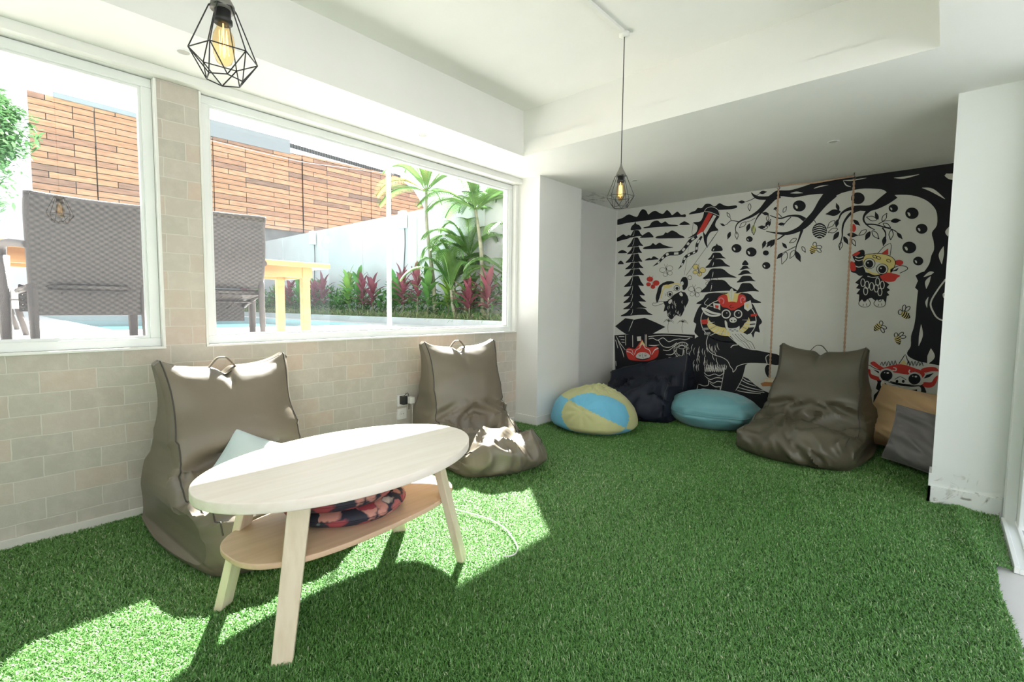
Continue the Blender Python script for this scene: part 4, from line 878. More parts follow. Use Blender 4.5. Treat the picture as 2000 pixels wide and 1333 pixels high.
# butterflies
for T, x, y, a, col in (('A', 680, 1275, -.3, None), ('A', 1025, 1268, .4, 'y'), ('B', 522, 70, .5, 'r'), ('B', 985, 165, .1, None), ('A', 1160, 1385, .2, None)):
    for u, v, r1, r2 in ((-40, -22, 34, 26), (40, -18, 34, 28), (-26, 34, 24, 20), (28, 34, 24, 22)):
        X_, Y_ = x + u * math.cos(a) - v * math.sin(a), y + u * math.sin(a) + v * math.cos(a)
        if col: circ(T, X_, Y_, r1, col, 2, r2)
        ring(T, X_, Y_, r1, 4, 'k' if col != 'r' else 'r', 3, r2)
    stk(T, [(x - 10, y - 40), (x, y), (x + 8, y + 45)], 8 if col != 'r' else 4, 'k', 4); stk(T, [(x - 10, y - 40), (x - 30, y - 75)], 3); stk(T, [(x - 10, y - 40), (x + 10, y - 75)], 3)
# thin palms on the horizon
for x, yb, yt in ((695, 610, 490), (848, 615, 498)):
    stk('B', [(x + 2, yb), (x - 3, (yb + yt) / 2), (x + 6, yt)], 4)
    for a in range(-20, 220, 40): stk('B', [(x + 6, yt), (x + 6 + 30 * math.cos(math.radians(a)), yt - 22 * math.sin(math.radians(a)) - 8), (x + 6 + 62 * math.cos(math.radians(a)), yt - 20 * math.sin(math.radians(a)) + 14)], [7, 2])
# shore, sea and rocks in black with white lines
shp('B', [(112, 640), (220, 632), (470, 625), (620, 620), (800, 626), (985, 635), (985, 900), (1100, 1000), (1300, 1000), (1290, 2000), (112, 2000)], 'k', 1, 0)
shp('B', [(1490, 1080), (1560, 1110), (1640, 1180), (1730, 1240), (1780, 1262), (1900, 1290), (1900, 2000), (1290, 2000), (1300, 1240), (1430, 1240), (1460, 1130)], 'k', 1, 0)
rnd_ = random.Random(5)
for P in ([(480, 655), (640, 640), (800, 648), (960, 660)], [(485, 680), (530, 672), (580, 695), (640, 668), (700, 710), (760, 690), (820, 680), (880, 688), (930, 672)], [(590, 690), (610, 730), (650, 765), (720, 768), (790, 720)], [(600, 745), (540, 752), (485, 748)], [(640, 800), (700, 805), (760, 760), (790, 735), (850, 715), (900, 730)], [(670, 850), (740, 848), (790, 790)], [(700, 880), (770, 880), (820, 850)], [(740, 930), (810, 910), (850, 860), (860, 790)], [(790, 975), (850, 950), (870, 900)], [(820, 1010), (880, 990), (900, 940)], [(860, 1045), (910, 1030), (930, 990)],
          [(130, 650), (170, 720), (230, 800)], [(150, 700), (200, 820), (215, 880)], [(160, 655), (220, 655)], [(180, 685), (222, 690)], [(190, 715), (225, 720)], [(128, 920), (132, 975)], [(125, 690), (150, 780)], [(235, 640), (235, 750)], [(310, 640), (312, 770)], [(447, 632), (447, 760)], [(462, 632), (462, 770)],
          [(1080, 1040), (1130, 1080), (1200, 1060), (1250, 1080), (1300, 1050)], [(1085, 1075), (1150, 1120), (1220, 1100), (1295, 1110)], [(1120, 1120), (1180, 1160), (1230, 1140), (1290, 1150)], [(1150, 1160), (1210, 1200), (1290, 1190)], [(1090, 1030), (1130, 1015), (1200, 1030), (1290, 1010)],
          [(1500, 1095), (1540, 1130), (1600, 1150)], [(1480, 1125), (1560, 1165), (1650, 1195)], [(1465, 1165), (1560, 1205), (1730, 1245)], [(1450, 1205), (1600, 1245), (1740, 1262)], [(1440, 1240), (1560, 1262), (1700, 1275)],
          [(900, 1210), (960, 1235), (1010, 1220), (1020, 1170), (1080, 1190), (1130, 1180), (1135, 1130)], [(1000, 1250), (1060, 1225), (1110, 1225)], [(1025, 1020), (1020, 1160)], [(1260, 1200), (1262, 1240)]):
    stk('B', P, [5, 10, 5] if len(P) == 3 else 8, 'w', 2, 4)
for k in range(9): a = -1.9 + k * .42; ring('B', 845 + 0, 800 + k * 2, 88 - k * 9, 5, 'w', 2, 84 - k * 9) if k in (0, 3) else None
for k in range(26): a = 2 * math.pi * k / 26; stk('B', [(845 + 64 * math.cos(a), 805 + 62 * math.sin(a)), (845 + 84 * math.cos(a), 805 + 80 * math.sin(a))], 4, 'w', 3, 2)
circ('B', 845, 770, 34, 'k', 4, 16); ring('B', 845, 770, 34, 6, 'w', 5, 18)
shp('B', [(357, 655), (400, 652), (402, 700), (360, 704)], 'w', 3, 0)
# small crowned face low at the corner
shp('B', [(240, 800), (270, 775), (330, 790), (360, 760), (400, 700), (415, 690), (445, 750), (490, 775), (560, 760), (590, 790), (585, 860), (540, 900), (460, 920), (330, 915), (270, 900), (245, 850)], 'r', 3)
shp('B', [(375, 770), (415, 695), (455, 765), (415, 735)], 'y', 4, 0); stk('B', [(330, 850), (350, 800), (385, 780), (415, 735), (450, 780), (490, 800), (510, 850)], 8, 'w', 5); shp('B', [(345, 870), (370, 835), (420, 825), (470, 835), (500, 865), (470, 895), (420, 900), (370, 892)], 'w', 5); stk('B', [(340, 885), (420, 905), (505, 880)], [6, 16, 6], 'k', 6)
for x in (390, 450): circ('B', x, 862, 14, 'g', 6, 9); stk('B', [(x - 20, 848), (x, 842), (x + 20, 848)], 4, 'k', 6)
stk('B', [(420, 835), (418, 870), (430, 890)], 5, 'k', 6); stk('B', [(245, 815), (290, 830), (320, 860)], [14, 6], 'w', 4); stk('B', [(590, 780), (550, 800), (520, 850)], [16, 6], 'w', 4); stk('B', [(240, 800), (300, 800), (315, 840)], 6, 'w', 4)

# big lion figure: mane, collar, face, body and legs
sp_ = []
for k in range(30):
    a = math.radians(120 + k * (300 / 29)); R0 = 1.0 if k % 2 else 1.13; sp_.append((1345 + 350 * R0 * math.cos(a), 440 - 0 + 265 * R0 * math.sin(a)))
shp('B', [(1190, 240), (1110, 260), (1040, 320), (1000, 390), (970, 490), (1000, 520), (980, 600), (1010, 640), (1060, 680), (1200, 690), (1345, 700), (1500, 660), (1590, 620), (1618, 668), (1640, 600), (1690, 610), (1680, 540), (1715, 495), (1670, 420), (1640, 350), (1600, 290), (1500, 250), (1345, 240)], 'k', 2, 3)
ring('B', 1350, 480, 300, 8, 'w', 3, 235); circ('B', 1350, 500, 235, 'y', 3, 150); circ('B', 1350, 440, 218, 'k', 4, 120)
for k in range(16):
    a = math.radians(-10 + k * 13.3); stk('B', [(1350 + 150 * math.cos(a), 490 + 95 * math.sin(a)), (1350 + 225 * math.cos(a), 500 + 142 * math.sin(a))], [4, 12], 'w' if k % 3 else 'g', 4, 2)
for x, y, c_ in ((1095, 505, 'r'), (1090, 480, 'r'), (1625, 420, 'r'), (1100, 570, 'g'), (1610, 500, 'w'), (1120, 620, 'g'), (1605, 540, 'w')): stk('B', [(x - 34, y + 4), (x + 34, y - 2)], 26, c_, 4, 2)
shp('B', [(1230, 250), (1255, 215), (1300, 200), (1340, 220), (1355, 270), (1345, 330), (1290, 335), (1260, 300)], 'r', 5); shp('B', [(1540, 240), (1520, 205), (1475, 195), (1440, 220), (1430, 270), (1440, 330), (1490, 325), (1530, 290)], 'r', 5)
shp('B', [(1250, 180), (1330, 190), (1385, 150), (1430, 185), (1500, 175), (1460, 200), (1440, 280), (1390, 290), (1350, 280), (1330, 205)], 'y', 5); shp('B', [(1355, 180), (1385, 130), (1410, 175), (1400, 240), (1385, 270), (1365, 240)], 'w', 6); stk('B', [(1385, 140), (1385, 260)], 5, 'l', 7)
stk('B', [(1290, 300), (1300, 260), (1270, 235), (1245, 255), (1258, 275)], 12, 'p', 6); stk('B', [(1490, 290), (1480, 250), (1505, 225), (1530, 245), (1515, 265)], 12, 'p', 6)
shp('B', [(1290, 330), (1320, 290), (1390, 275), (1450, 290), (1480, 330), (1450, 345), (1420, 365), (1380, 370), (1340, 345)], 'r', 6); stk('B', [(1390, 310), (1365, 325), (1380, 345), (1410, 335)], 6, 'k', 7)
shp('B', [(1190, 345), (1185, 290), (1260, 300), (1262, 370), (1230, 350)], 'w', 5, 0); shp('B', [(1205, 340), (1205, 310), (1245, 320), (1240, 350)], 'r', 6, 0); shp('B', [(1520, 290), (1590, 260), (1610, 340), (1560, 380), (1520, 350)], 'w', 5, 0); shp('B', [(1530, 310), (1570, 300), (1560, 350)], 'y', 6, 0)
shp('B', [(1058, 340), (1110, 350), (1180, 385), (1265, 405), (1250, 430), (1180, 440), (1110, 420), (1080, 390)], 'w', 5); stk('B', [(1090, 375), (1160, 410), (1230, 418)], [4, 12, 4], 'k', 6); stk('B', [(1130, 240), (1090, 300), (1180, 330)], 6, 'w', 4)
for x, w_ in ((1325, 46), (1455, 42)): circ('B', x, 410, w_ + 4, 'w', 6); circ('B', x, 410, w_ - 8, 'k', 7); circ('B', x + 8, 398, 6, 'w', 8)
circ('B', 1400, 475, 40, 'w', 6, 30); circ('B', 1385, 480, 8, 'k', 7); circ('B', 1420, 482, 8, 'k', 7); stk('B', [(1360, 455), (1400, 438), (1445, 455)], 6, 'k', 7)
shp('B', [(1300, 500), (1330, 470), (1360, 510), (1440, 510), (1500, 480), (1520, 520), (1470, 580), (1430, 620), (1370, 610), (1320, 570)], 'k', 5); shp('B', [(1310, 480), (1335, 500), (1350, 560), (1430, 560), (1470, 540), (1460, 600), (1400, 628), (1345, 600), (1318, 550)], 'w', 6)
for k in range(4): circ('B', 1370 + k * 25, 580 + (k % 2) * 14, 13, 'g', 7, 8)
shp('B', [(1360, 620), (1470, 600), (1560, 640), (1600, 700), (1670, 740), (1660, 800), (1560, 790), (1480, 760), (1420, 700)], 'w', 5)
for o_ in range(4): stk('B', [(1390 + o_ * 30, 625), (1450 + o_ * 32, 690), (1500 + o_ * 34, 720), (1560 + o_ * 26, 790)], 5, 'k' if o_ % 2 else 'g', 6)
shp('B', [(1050, 650), (1000, 665), (940, 720), (890, 790), (870, 880), (890, 960), (940, 1060), (910, 1140), (920, 1210), (990, 1230), (1030, 1160), (1090, 1180), (1130, 1130), (1080, 1060), (1120, 1030), (1200, 1060), (1290, 1010), (1310, 950), (1300, 1080), (1265, 1200), (1265, 1500), (1420, 1500), (1450, 1200), (1500, 1110), (1545, 960), (1620, 940), (1760, 948), (1900, 960), (1900, 860), (1790, 830), (1640, 800), (1480, 760), (1400, 690), (1330, 630), (1240, 612), (1160, 640)], 'k', 3, 3)
stk('B', [(1130, 640), (1110, 720), (1130, 800), (1190, 850), (1280, 880), (1340, 920), (1370, 980)], 7, 'w', 4); stk('B', [(1150, 645), (1230, 612), (1320, 625), (1400, 690), (1480, 755)], 7, 'w', 4)
stk('B', [(1370, 980), (1395, 1010), (1400, 1040), (1430, 1010), (1450, 975), (1560, 945), (1760, 948)], 7, 'w', 4); stk('B', [(1375, 775), (1400, 750), (1450, 745)], 9, 'w', 4); stk('B', [(1300, 990), (1320, 1010), (1330, 970)], 6, 'w', 4); stk('B', [(1790, 850), (1755, 880), (1770, 950)], 8, 'w', 4)
for k in range(46):
    t0 = k / 45; x = 905 + 330 * rnd_.random() ** .9; y = 720 + 250 * rnd_.random(); dx = 18 + (x - 905) * -.02; stk('B', [(x, y), (x - 12 + (x - 1000) * .06, y + 35), (x - 4 + (x - 1000) * .12, y + 75)], [2, 7, 2], 'w', 4, 3)
for k in range(11): x = 1090 + k * 20; stk('B', [(x, 985 + 10 * (k % 2)), (x + 8, 1040), (x + 22, 960)], 6, 'w', 4, 3)
stk('B', [(870, 800), (868, 880), (900, 960), (935, 1050)], 7, 'w', 4); stk('B', [(1300, 1000), (1290, 1100), (1265, 1230)], 6, 'w', 4); stk('B', [(1540, 960), (1500, 1110), (1430, 1240)], 6, 'w', 4)
shp('B', [(1695, 1165), (1760, 1140), (1900, 1150), (1900, 1190), (1720, 1195)], 'o', 2, 0)
shp('B', [(1745, 1000), (1770, 960), (1800, 980), (1790, 1100), (1755, 1060)], 'k', 3)
# tumbling small figure
shp('B', [(640, 250), (720, 180), (800, 170), (880, 175), (918, 260), (885, 330), (860, 390), (830, 440), (780, 420), (735, 470), (690, 430), (680, 370), (645, 385), (660, 320)], 'k', 2, 2)
shp('B', [(600, 100), (680, 55), (760, 60), (740, 90), (640, 100), (620, 170), (580, 290), (560, 240), (575, 170)], 'k', 2, 2); shp('B', [(610, 230), (640, 130), (700, 90), (780, 75), (840, 90), (845, 150), (760, 200), (700, 260), (640, 270)], 'w', 3); stk('B', [(620, 240), (640, 150), (700, 100), (790, 80), (830, 100)], 16, 'y', 4); shp('B', [(640, 110), (680, 90), (740, 105), (690, 130)], 'y', 4)
for x, y in ((715, 195), (790, 130)): circ('B', x, y, 30, 'w', 5); ring('B', x, y, 30, 6, 'k', 6); circ('B', x + 2, y + 2, 17, 'k', 6)
for k in range(5): stk('B', [(660 + k * 22, 185 - k * 8), (672 + k * 22, 215 - k * 14)], 4, 'k', 6, 2)
stk('B', [(690, 260), (760, 225), (840, 160)], [6, 14, 6], 'k', 6); circ('B', 720, 275, 16, 'w', 5, 28, .5); circ('B', 835, 195, 16, 'w', 5, 26, -.6)
shp('B', [(530, 290), (560, 290), (620, 270), (650, 290), (600, 310), (560, 322), (530, 315)], 'w', 3); stk('B', [(530, 290), (560, 290), (620, 270), (650, 290), (600, 310), (560, 322), (530, 315)], 5, 'k', 4, 3, True)
shp('B', [(830, 60), (850, 15), (890, 10), (910, 50), (905, 110), (870, 150), (835, 120)], 'k', 3); circ('B', 848, 78, 16, 'w', 4, 22); ring('B', 930, 15, 22, 5, 'k', 3)
for k in range(22): x = 690 + rnd_.random() * 190; y = 240 + rnd_.random() * 170; stk('B', [(x, y), (x - 5, y + 18), (x + 2, y + 36)], [2, 6, 2], 'w', 4, 3)
# hanging small figure near the trunk
zz = [(945, 70), (985, 90), (955, 130), (1000, 140), (960, 190), (990, 200), (985, 290), (1050, 270), (1100, 240), (1125, 235), (1170, 270), (1230, 250), (1280, 290), (1290, 215), (1318, 205), (1290, 170), (1325, 150), (1290, 120), (1318, 90), (1285, 65), (1240, 40), (1200, -30), (1060, -40), (1000, 20)]
shp('D', zz, 'k', 3, 0)
for x in (1050, 1215): shp('D', [(x - 65, 290), (x - 30, 250), (x, 280), (x + 30, 245), (x + 60, 285), (x + 45, 325), (x - 10, 335), (x - 50, 320)], 'w', 4); stk('D', [(x - 65, 290), (x - 30, 250), (x, 280), (x + 30, 245), (x + 60, 285), (x + 45, 325), (x - 10, 335), (x - 50, 320)], 5, 'k', 5, 3, True); stk('D', [(x - 15, 300), (x - 18, 325)], 4, 'k', 6, 2); stk('D', [(x + 18, 295), (x + 20, 320)], 4, 'k', 6, 2)
for i, (x, y) in enumerate(((1060, 160), (1125, 110), (1175, 130), (1215, 170), (1075, 95), (1240, 95), (1030, 70), (1190, 60))): ring('D', x, y, 22, 6, 'w', 5, 42)
shp('C', [(920, 1110), (990, 1055), (1040, 1050), (1050, 1100), (1030, 1200), (1060, 1300), (1000, 1330), (950, 1300), (900, 1280), (895, 1180), (945, 1180)], 'k', 3); shp('C', [(905, 1170), (945, 1200), (950, 1270), (900, 1270), (890, 1210)], 'r', 4); shp('C', [(910, 1105), (975, 1065), (1000, 1080), (960, 1110)], 'r', 4)
for y in (1120, 1150, 1220): stk('C', [(945, y), (985, y + 14), (1035, y)], 8, 'w', 4)
shp('C', [(1030, 1150), (1060, 1100), (1130, 1090), (1200, 1085), (1280, 1100), (1350, 1130), (1385, 1190), (1340, 1290), (1230, 1330), (1100, 1300), (1040, 1220)], 'y', 4); stk('C', [(1030, 1150), (1060, 1100), (1130, 1090), (1200, 1085), (1280, 1100), (1350, 1130), (1385, 1190), (1340, 1290)], 5, 'k', 6)
shp('C', [(1190, 1090), (1250, 1020), (1330, 975), (1335, 1040), (1325, 1110), (1270, 1100)], 'w', 4, 0); stk('C', [(1190, 1090), (1250, 1020), (1330, 975), (1335, 1040), (1325, 1110)], 5, 'k', 5, 2); shp('C', [(1230, 1085), (1305, 1030), (1305, 1100)], 'r', 5, 0)
shp('C', [(1100, 1190), (1200, 1180), (1290, 1240), (1240, 1300), (1130, 1290), (1080, 1250)], 'w', 5)
for x, y in ((1100, 1195), (1240, 1255)): circ('C', x, y, 62, 'w', 5, 56); ring('C', x, y, 62, 5, 'k', 6, 56); circ('C', x, y + 4, 42, 'k', 6); circ('C', x - 14, y - 8, 8, 'w', 7)
shp('C', [(1330, 1260), (1420, 1220), (1500, 1230), (1510, 1260), (1430, 1300), (1350, 1330)], 'w', 4); stk('C', [(1330, 1260), (1420, 1220), (1500, 1230), (1510, 1260), (1430, 1300)], 6, 'k', 5); shp('C', [(1345, 1280), (1420, 1240), (1400, 1275)], 'k', 5, 0); shp('C', [(1380, 1170), (1430, 1155), (1468, 1180), (1440, 1215), (1390, 1205)], 'r', 4)
shp('D', [(1215, -20), (1300, -40), (1430, -10), (1400, 20), (1370, 55), (1300, 60), (1240, 40)], 'r', 4); stk('D', [(1060, -40), (1130, 0), (1240, -20)], [10, 16, 10], 'k', 6); stk('D', [(1080, 0), (1140, 12), (1200, 5)], 7, 'w', 6)
for x, y in ((1130, 1120), (1170, 1135), (1280, 1165)): ring('C', x + 30, y, 24, 5, 'k', 7, 14, .4)
# red horned face low by the trunk
shp('D', [(1160, 1100), (1190, 1150), (1170, 1220), (1200, 1240), (1150, 1290), (1130, 1500), (1750, 1500), (1735, 1290), (1700, 1210), (1680, 1170), (1400, 1120)], 'k', 2, 0)
for k in range(13):
    x = 1235 + k * 36
    if not 5 <= k <= 7: stk('D', [(x - 14, 965), (x + 2, 905 + abs(k - 6) * 4), (x + 16, 975)], 5, 'k', 3, 3)
shp('D', [(1420, 950), (1455, 900), (1490, 850), (1510, 900), (1535, 960), (1480, 975)], 'w', 3, 0); stk('D', [(1420, 950), (1455, 900), (1490, 850), (1510, 900), (1535, 960)], 6, 'k', 4, 2); shp('D', [(1430, 955), (1475, 905), (1510, 960)], 'y', 4, 0)
shp('D', [(1215, 1010), (1280, 985), (1350, 965), (1420, 955), (1500, 965), (1600, 1000), (1680, 1030), (1700, 1070), (1660, 1110), (1600, 1080), (1460, 1060), (1330, 1040), (1250, 1050)], 'r', 4)
shp('D', [(1110, 945), (1150, 925), (1200, 960), (1260, 1000), (1230, 1020), (1170, 990)], 'r', 4); shp('D', [(1085, 1010), (1110, 1015), (1120, 1060), (1180, 1085), (1230, 1100), (1225, 1130), (1160, 1125), (1110, 1100), (1090, 1050)], 'r', 4)
shp('D', [(1660, 1010), (1740, 985), (1820, 990), (1850, 1030), (1780, 1030), (1700, 1045)], 'r', 4); shp('D', [(1840, 1075), (1800, 1110), (1770, 1150), (1690, 1150), (1680, 1190), (1740, 1210), (1800, 1190), (1835, 1130)], 'r', 4)
shp('D', [(1070, 975), (1090, 960), (1160, 995), (1225, 1020), (1215, 1060), (1150, 1040), (1100, 1000)], 'w', 4); stk('D', [(1065, 975), (1100, 965), (1160, 1000), (1225, 1020)], 6, 'k', 5); shp('D', [(1140, 1010), (1200, 1030), (1210, 1060)], 'k', 5, 0)
shp('D', [(1850, 1040), (1860, 1070), (1790, 1090), (1740, 1120), (1700, 1110), (1720, 1070), (1780, 1045)], 'w', 4); shp('D', [(1800, 1050), (1720, 1070), (1690, 1110), (1750, 1095)], 'k', 5, 0); stk('D', [(1720, 1200), (1740, 1230), (1700, 1320)], [8, 20, 6], 'w', 4)
shp('D', [(1210, 1060), (1240, 1020), (1330, 1030), (1380, 1060), (1450, 1055), (1520, 1070), (1620, 1075), (1690, 1110), (1680, 1170), (1600, 1190), (1460, 1170), (1320, 1150), (1240, 1120)], 'w', 4)
for x, y in ((1285, 1075), (1590, 1115)): circ('D', x, y, 76, 'w', 5, 66); ring('D', x, y, 82, 6, 'w', 6, 72); circ('D', x, y, 66, 'k', 6, 58); circ('D', x + 15, y - 26, 14, 'w', 7, 9); circ('D', x - 18, y - 30, 6, 'w', 7)
for x in (1400, 1468): circ('D', x, 1140, 15, 'k', 6, 17)
stk('D', [(1375, 1120), (1435, 1090), (1500, 1125)], 5, 'k', 6); stk('D', [(1240, 1120), (1450, 1170), (1680, 1190)], [6, 12, 6], 'k', 6)
shp('D', [(1260, 1140), (1400, 1180), (1560, 1200), (1640, 1195), (1610, 1228), (1480, 1232), (1340, 1205)], 'w', 5)
for x, y in ((1245, 1170), (1640, 1235)): circ('D', x, y, 22, 'w', 5, 38)
stk('D', [(1330, 1190), (1400, 1185), (1450, 1215), (1540, 1205)], 4, 'g', 6)
stk('D', [(1360, 990), (1390, 1000), (1385, 1025), (1350, 1020)], 9, 'w', 5); stk('D', [(1540, 1015), (1530, 1040), (1560, 1055), (1600, 1040)], 9, 'w', 5)
stk('D', [(1508, 1240), (1500, 1300)], 5, 'w', 4)
mu = MUR.build('mural', MURM); tag(mu, 'black and white mural of pagodas, lion figures and a fruit tree covering the back wall', 'mural')

# ============================================================ outside: terrace, pool, planting, walls
DK = 0.78; PX0, PX1, PY0, PY1 = -13.0, -4.35, 1.12, 4.75; YW = 6.3
M_deck = mat('pale_terrace_paving', (0.62, 0.61, 0.58), 0.6, var=0.05, vscale=2)
M_conc = mat('pale_grey_concrete', (0.62, 0.63, 0.63), 0.85, var=0.12, vscale=1.2, bump=0.1)
M_ptile = mat('pale_pool_tile', (0.45, 0.48, 0.48), 0.4, var=0.1, vscale=2)
b = MB()
b.box(PX1, -WT, -7, 5.2, 0.2, DK); b.box(-16, PX1, -7, PY0, 0.2, DK); b.box(-16, PX0, PY0, PY1, 0.2, DK); b.box(-16, PX1, PY1, 5.2, 0.2, DK)
o = b.build('terrace_floor', M_deck); struct(o, 'pale paved terrace outside the windows')
b = MB(); b.box(PX0, PX1, PY0, PY1, -.4, -.3); b.box(PX0, PX0 + .02, PY0, PY1, -.3, DK - .001); b.box(PX1 - .02, PX1, PY0, PY1, -.3, DK - .001); b.box(PX0, PX1, PY0, PY0 + .02, -.3, DK - .001); b.box(PX0, PX1, PY1 - .02, PY1, -.3, DK - .001)
struct(b.build('pool_basin', M_ptile), 'tiled swimming pool set in the terrace')
M_water = mat('pool_water', (0.10, 0.36, 0.38), 0.08, bump=0.25, bscale=5, spec=0.6)
struct(MB().box(PX0 + .02, PX1 - .02, PY0 + .02, PY1 - .02, 0.60, 0.66).build('water', M_water), 'turquoise pool water')
struct(MB().box(-15.5, -0.1, 5.2, 5.28, 0.2, 0.90, bev=.01).build('planter_edge', M_ptile), 'pale tiled edge of the planting bed')
struct(MB().box(-15.5, -0.1, 5.28, YW, 0.2, 0.87).build('planter_soil', mat('dry_soil', (0.16, 0.12, 0.08), 0.95, bump=0.4)), 'dry soil of the planting bed')
b = MB().box(-15.5, 0.2, YW, YW + .15, 0.2, 3.10)
for x in (-11.8, -9.45, -7.4, -5.3, -3.3): b.box(x - .09, x + .09, YW - .02, YW, 0.2, 3.09)
struct(b.build('wall_garden', M_conc), 'pale grey concrete garden wall beyond the planting')
# timber clad building
def planks(name):
    m = bpy.data.materials.new(name); m.use_nodes = True; n = m.node_tree.nodes; l = m.node_tree.links; b = n['Principled BSDF']
    t = n.new('ShaderNodeTexCoord'); sx = n.new('ShaderNodeSeparateXYZ'); cx = n.new('ShaderNodeCombineXYZ'); l.new(t.outputs['Object'], sx.inputs[0]); l.new(sx.outputs['Y'], cx.inputs['X']); l.new(sx.outputs['Z'], cx.inputs['Y'])
    br = n.new('ShaderNodeTexBrick'); br.offset = .37; br.offset_frequency = 3; br.inputs['Brick Width'].default_value = 1.35; br.inputs['Row Height'].default_value = 0.155; br.inputs['Mortar Size'].default_value = .009; br.inputs['Scale'].default_value = 1
    br.inputs['Color1'].default_value = (0, 0, 0, 1); br.inputs['Color2'].default_value = (1, 1, 1, 1); br.inputs['Mortar'].default_value = (0, 0, 0, 1)
    l.new(cx.outputs[0], br.inputs['Vector']); r = n.new('ShaderNodeValToRGB'); e = r.color_ramp.elements
    e[0].position = 0; e[0].color = (0.26, 0.17, 0.13, 1); e[1].position = 1; e[1].color = (0.60, 0.33, 0.19, 1)
    for p, c in ((.2, (0.40, 0.22, 0.15, 1)), (.42, (0.52, 0.28, 0.16, 1)), (.7, (0.56, 0.31, 0.19, 1))): k = e.new(p); k.color = c
    l.new(br.outputs['Color'], r.inputs[0])
    mp = n.new('ShaderNodeMapping'); mp.inputs['Scale'].default_value = (1, 2, 14); nz = n.new('ShaderNodeTexNoise'); nz.inputs['Scale'].default_value = 1.5; nz.inputs['Detail'].default_value = 5; l.new(t.outputs['Object'], mp.inputs[0]); l.new(mp.outputs[0], nz.inputs[0])
    mx = n.new('ShaderNodeMix'); mx.data_type = 'RGBA'; mx.blend_type = 'OVERLAY'; mx.inputs[0].default_value = .6; l.new(r.outputs[0], mx.inputs[6]); l.new(nz.outputs['Fac'], mx.inputs[7])
    m2 = n.new('ShaderNodeMix'); m2.data_type = 'RGBA'; m2.inputs[7].default_value = (0.03, 0.02, 0.015, 1); l.new(br.outputs['Fac'], m2.inputs[0]); l.new(mx.outputs[2], m2.inputs[6]); l.new(m2.outputs[2], b.inputs['Base Color']); b.inputs['Roughness'].default_value = .6
    bp = n.new('ShaderNodeBump'); bp.inputs['Strength'].default_value = .6; bp.inputs['Distance'].default_value = .02; bp.invert = True; l.new(br.outputs['Fac'], bp.inputs['Height']); l.new(bp.outputs[0], b.inputs['Normal']); return m
M_plank = planks('weathered_timber_cladding')
bd = thing('timber_clad_building', 'building clad in orange brown horizontal timber boards with pale tiled roof', 'building', (-15, 6, 0))
XF = -13.6
def yprism(pts, x0, x1):
    n = len(pts); vs = [(x1, y, z) for y, z in pts] + [(x0, y, z) for y, z in pts]; fs = [tuple(range(n)), tuple(range(2 * n - 1, n - 1, -1))] + [(i, i + n, (i + 1) % n + n, (i + 1) % n) for i in range(n)]; return vs, fs
for y0, y1, a, c in ((1.15, 2.355, 6.19, 6.15), (2.385, 5.075, 6.14, 6.12), (5.105, 7.795, 6.14, 6.22), (7.825, 10.465, 6.24, 6.30), (10.495, 12.95, 6.32, 0)):
    P = [(y0, 3.62), (y1, 3.62), (y1, c), (y0, a)] if c else [(y0, 3.62), (y1, 3.62), (13.0, 5.3), (12.5, 5.9), (11.7, 6.3), (y0, 6.32)]
    m = MB(); m.add(*yprism(P, XF - .08, XF)); m.build('cladding_panel', M_plank, bd)
MB().box(XF - .5, XF - .09, 1.2, 12.9, 0.2, 5.2).build('wall', mat('weathered_render', (0.24, 0.24, 0.23), .9, var=.4, vscale=2), bd)
MB().box(XF - .45, XF - .10, 1.25, 11.6, 5.2, 6.1).build('wall', M_conc, bd)
m = MB(); m.add(*yprism([(4.7, 6.13), (7.4, 6.16), (7.4, 6.62), (4.7, 6.62)], XF - .06, XF + .03)); m.build('fascia', mat('pale_metal_flashing', (0.30, 0.32, 0.33), .4), bd)
m = MB(); m.add(*yprism([(1.6, 6.16), (3.4, 6.13), (3.4, 6.25), (1.6, 6.28)], XF - .3, XF + .06)); m.build('gutter', mat('grey_gutter', (0.35, 0.40, 0.42), .4), bd)
m = MB(); m.add(*yprism([(3.4, 6.14), (4.7, 6.13), (4.7, 6.85), (3.4, 6.9)], XF - .3, XF - .05)); m.build('parapet', M_conc, bd)
m = MB(); m.add([(XF - .1, 4.6, 6.66), (XF - .1, 11.9, 6.42), (XF - 2.4, 9.9, 7.6), (XF - 3.2, 7.2, 8.6), (XF - 3.2, 4.6, 8.6), (XF - .1, 4.6, 6.50), (XF - .1, 11.9, 6.28)], [(0, 1, 2, 3, 4), (5, 6, 1, 0)])
mt = mat('pale_roof_tile', (0.50, 0.50, 0.49), .6); n_ = mt.node_tree.nodes; l_ = mt.node_tree.links; wv = n_.new('ShaderNodeTexWave'); wv.inputs['Scale'].default_value = 3.2; wv.bands_direction = 'Y'; t_ = n_.new('ShaderNodeTexCoord'); l_.new(t_.outputs['Object'], wv.inputs[0])
wv.inputs['Distortion'].default_value = .6; rr_ = n_.new('ShaderNodeValToRGB'); rr_.color_ramp.elements[0].color = (.03, .03, .03, 1); rr_.color_ramp.elements[1].color = (.13, .13, .13, 1); l_.new(wv.outputs['Fac'], rr_.inputs[0]); l_.new(rr_.outputs[0], n_['Principled BSDF'].inputs['Base Color'])
m.build('roof', mt, bd)
MB().tube(catmull([(XF + .02, 5.0, 6.0), (XF + .05, 7.5, 5.98), (XF + .05, 9, 6.1), (XF + .02, 11.5, 6.35)], 8), 0.012, 6).build('cable', M_plast, bd)
for y in (7.81,): MB().tube([(XF + .02, y, 3.3), (XF + .02, y, 6.1)], 0.014, 6).build('downpipe', M_blk, bd)
struct(MB().box(-15.5, XF - .0, -7, 1.2, 0.2, 3.62).build('wall_boundary', M_conc), 'pale boundary wall beside the timber building')
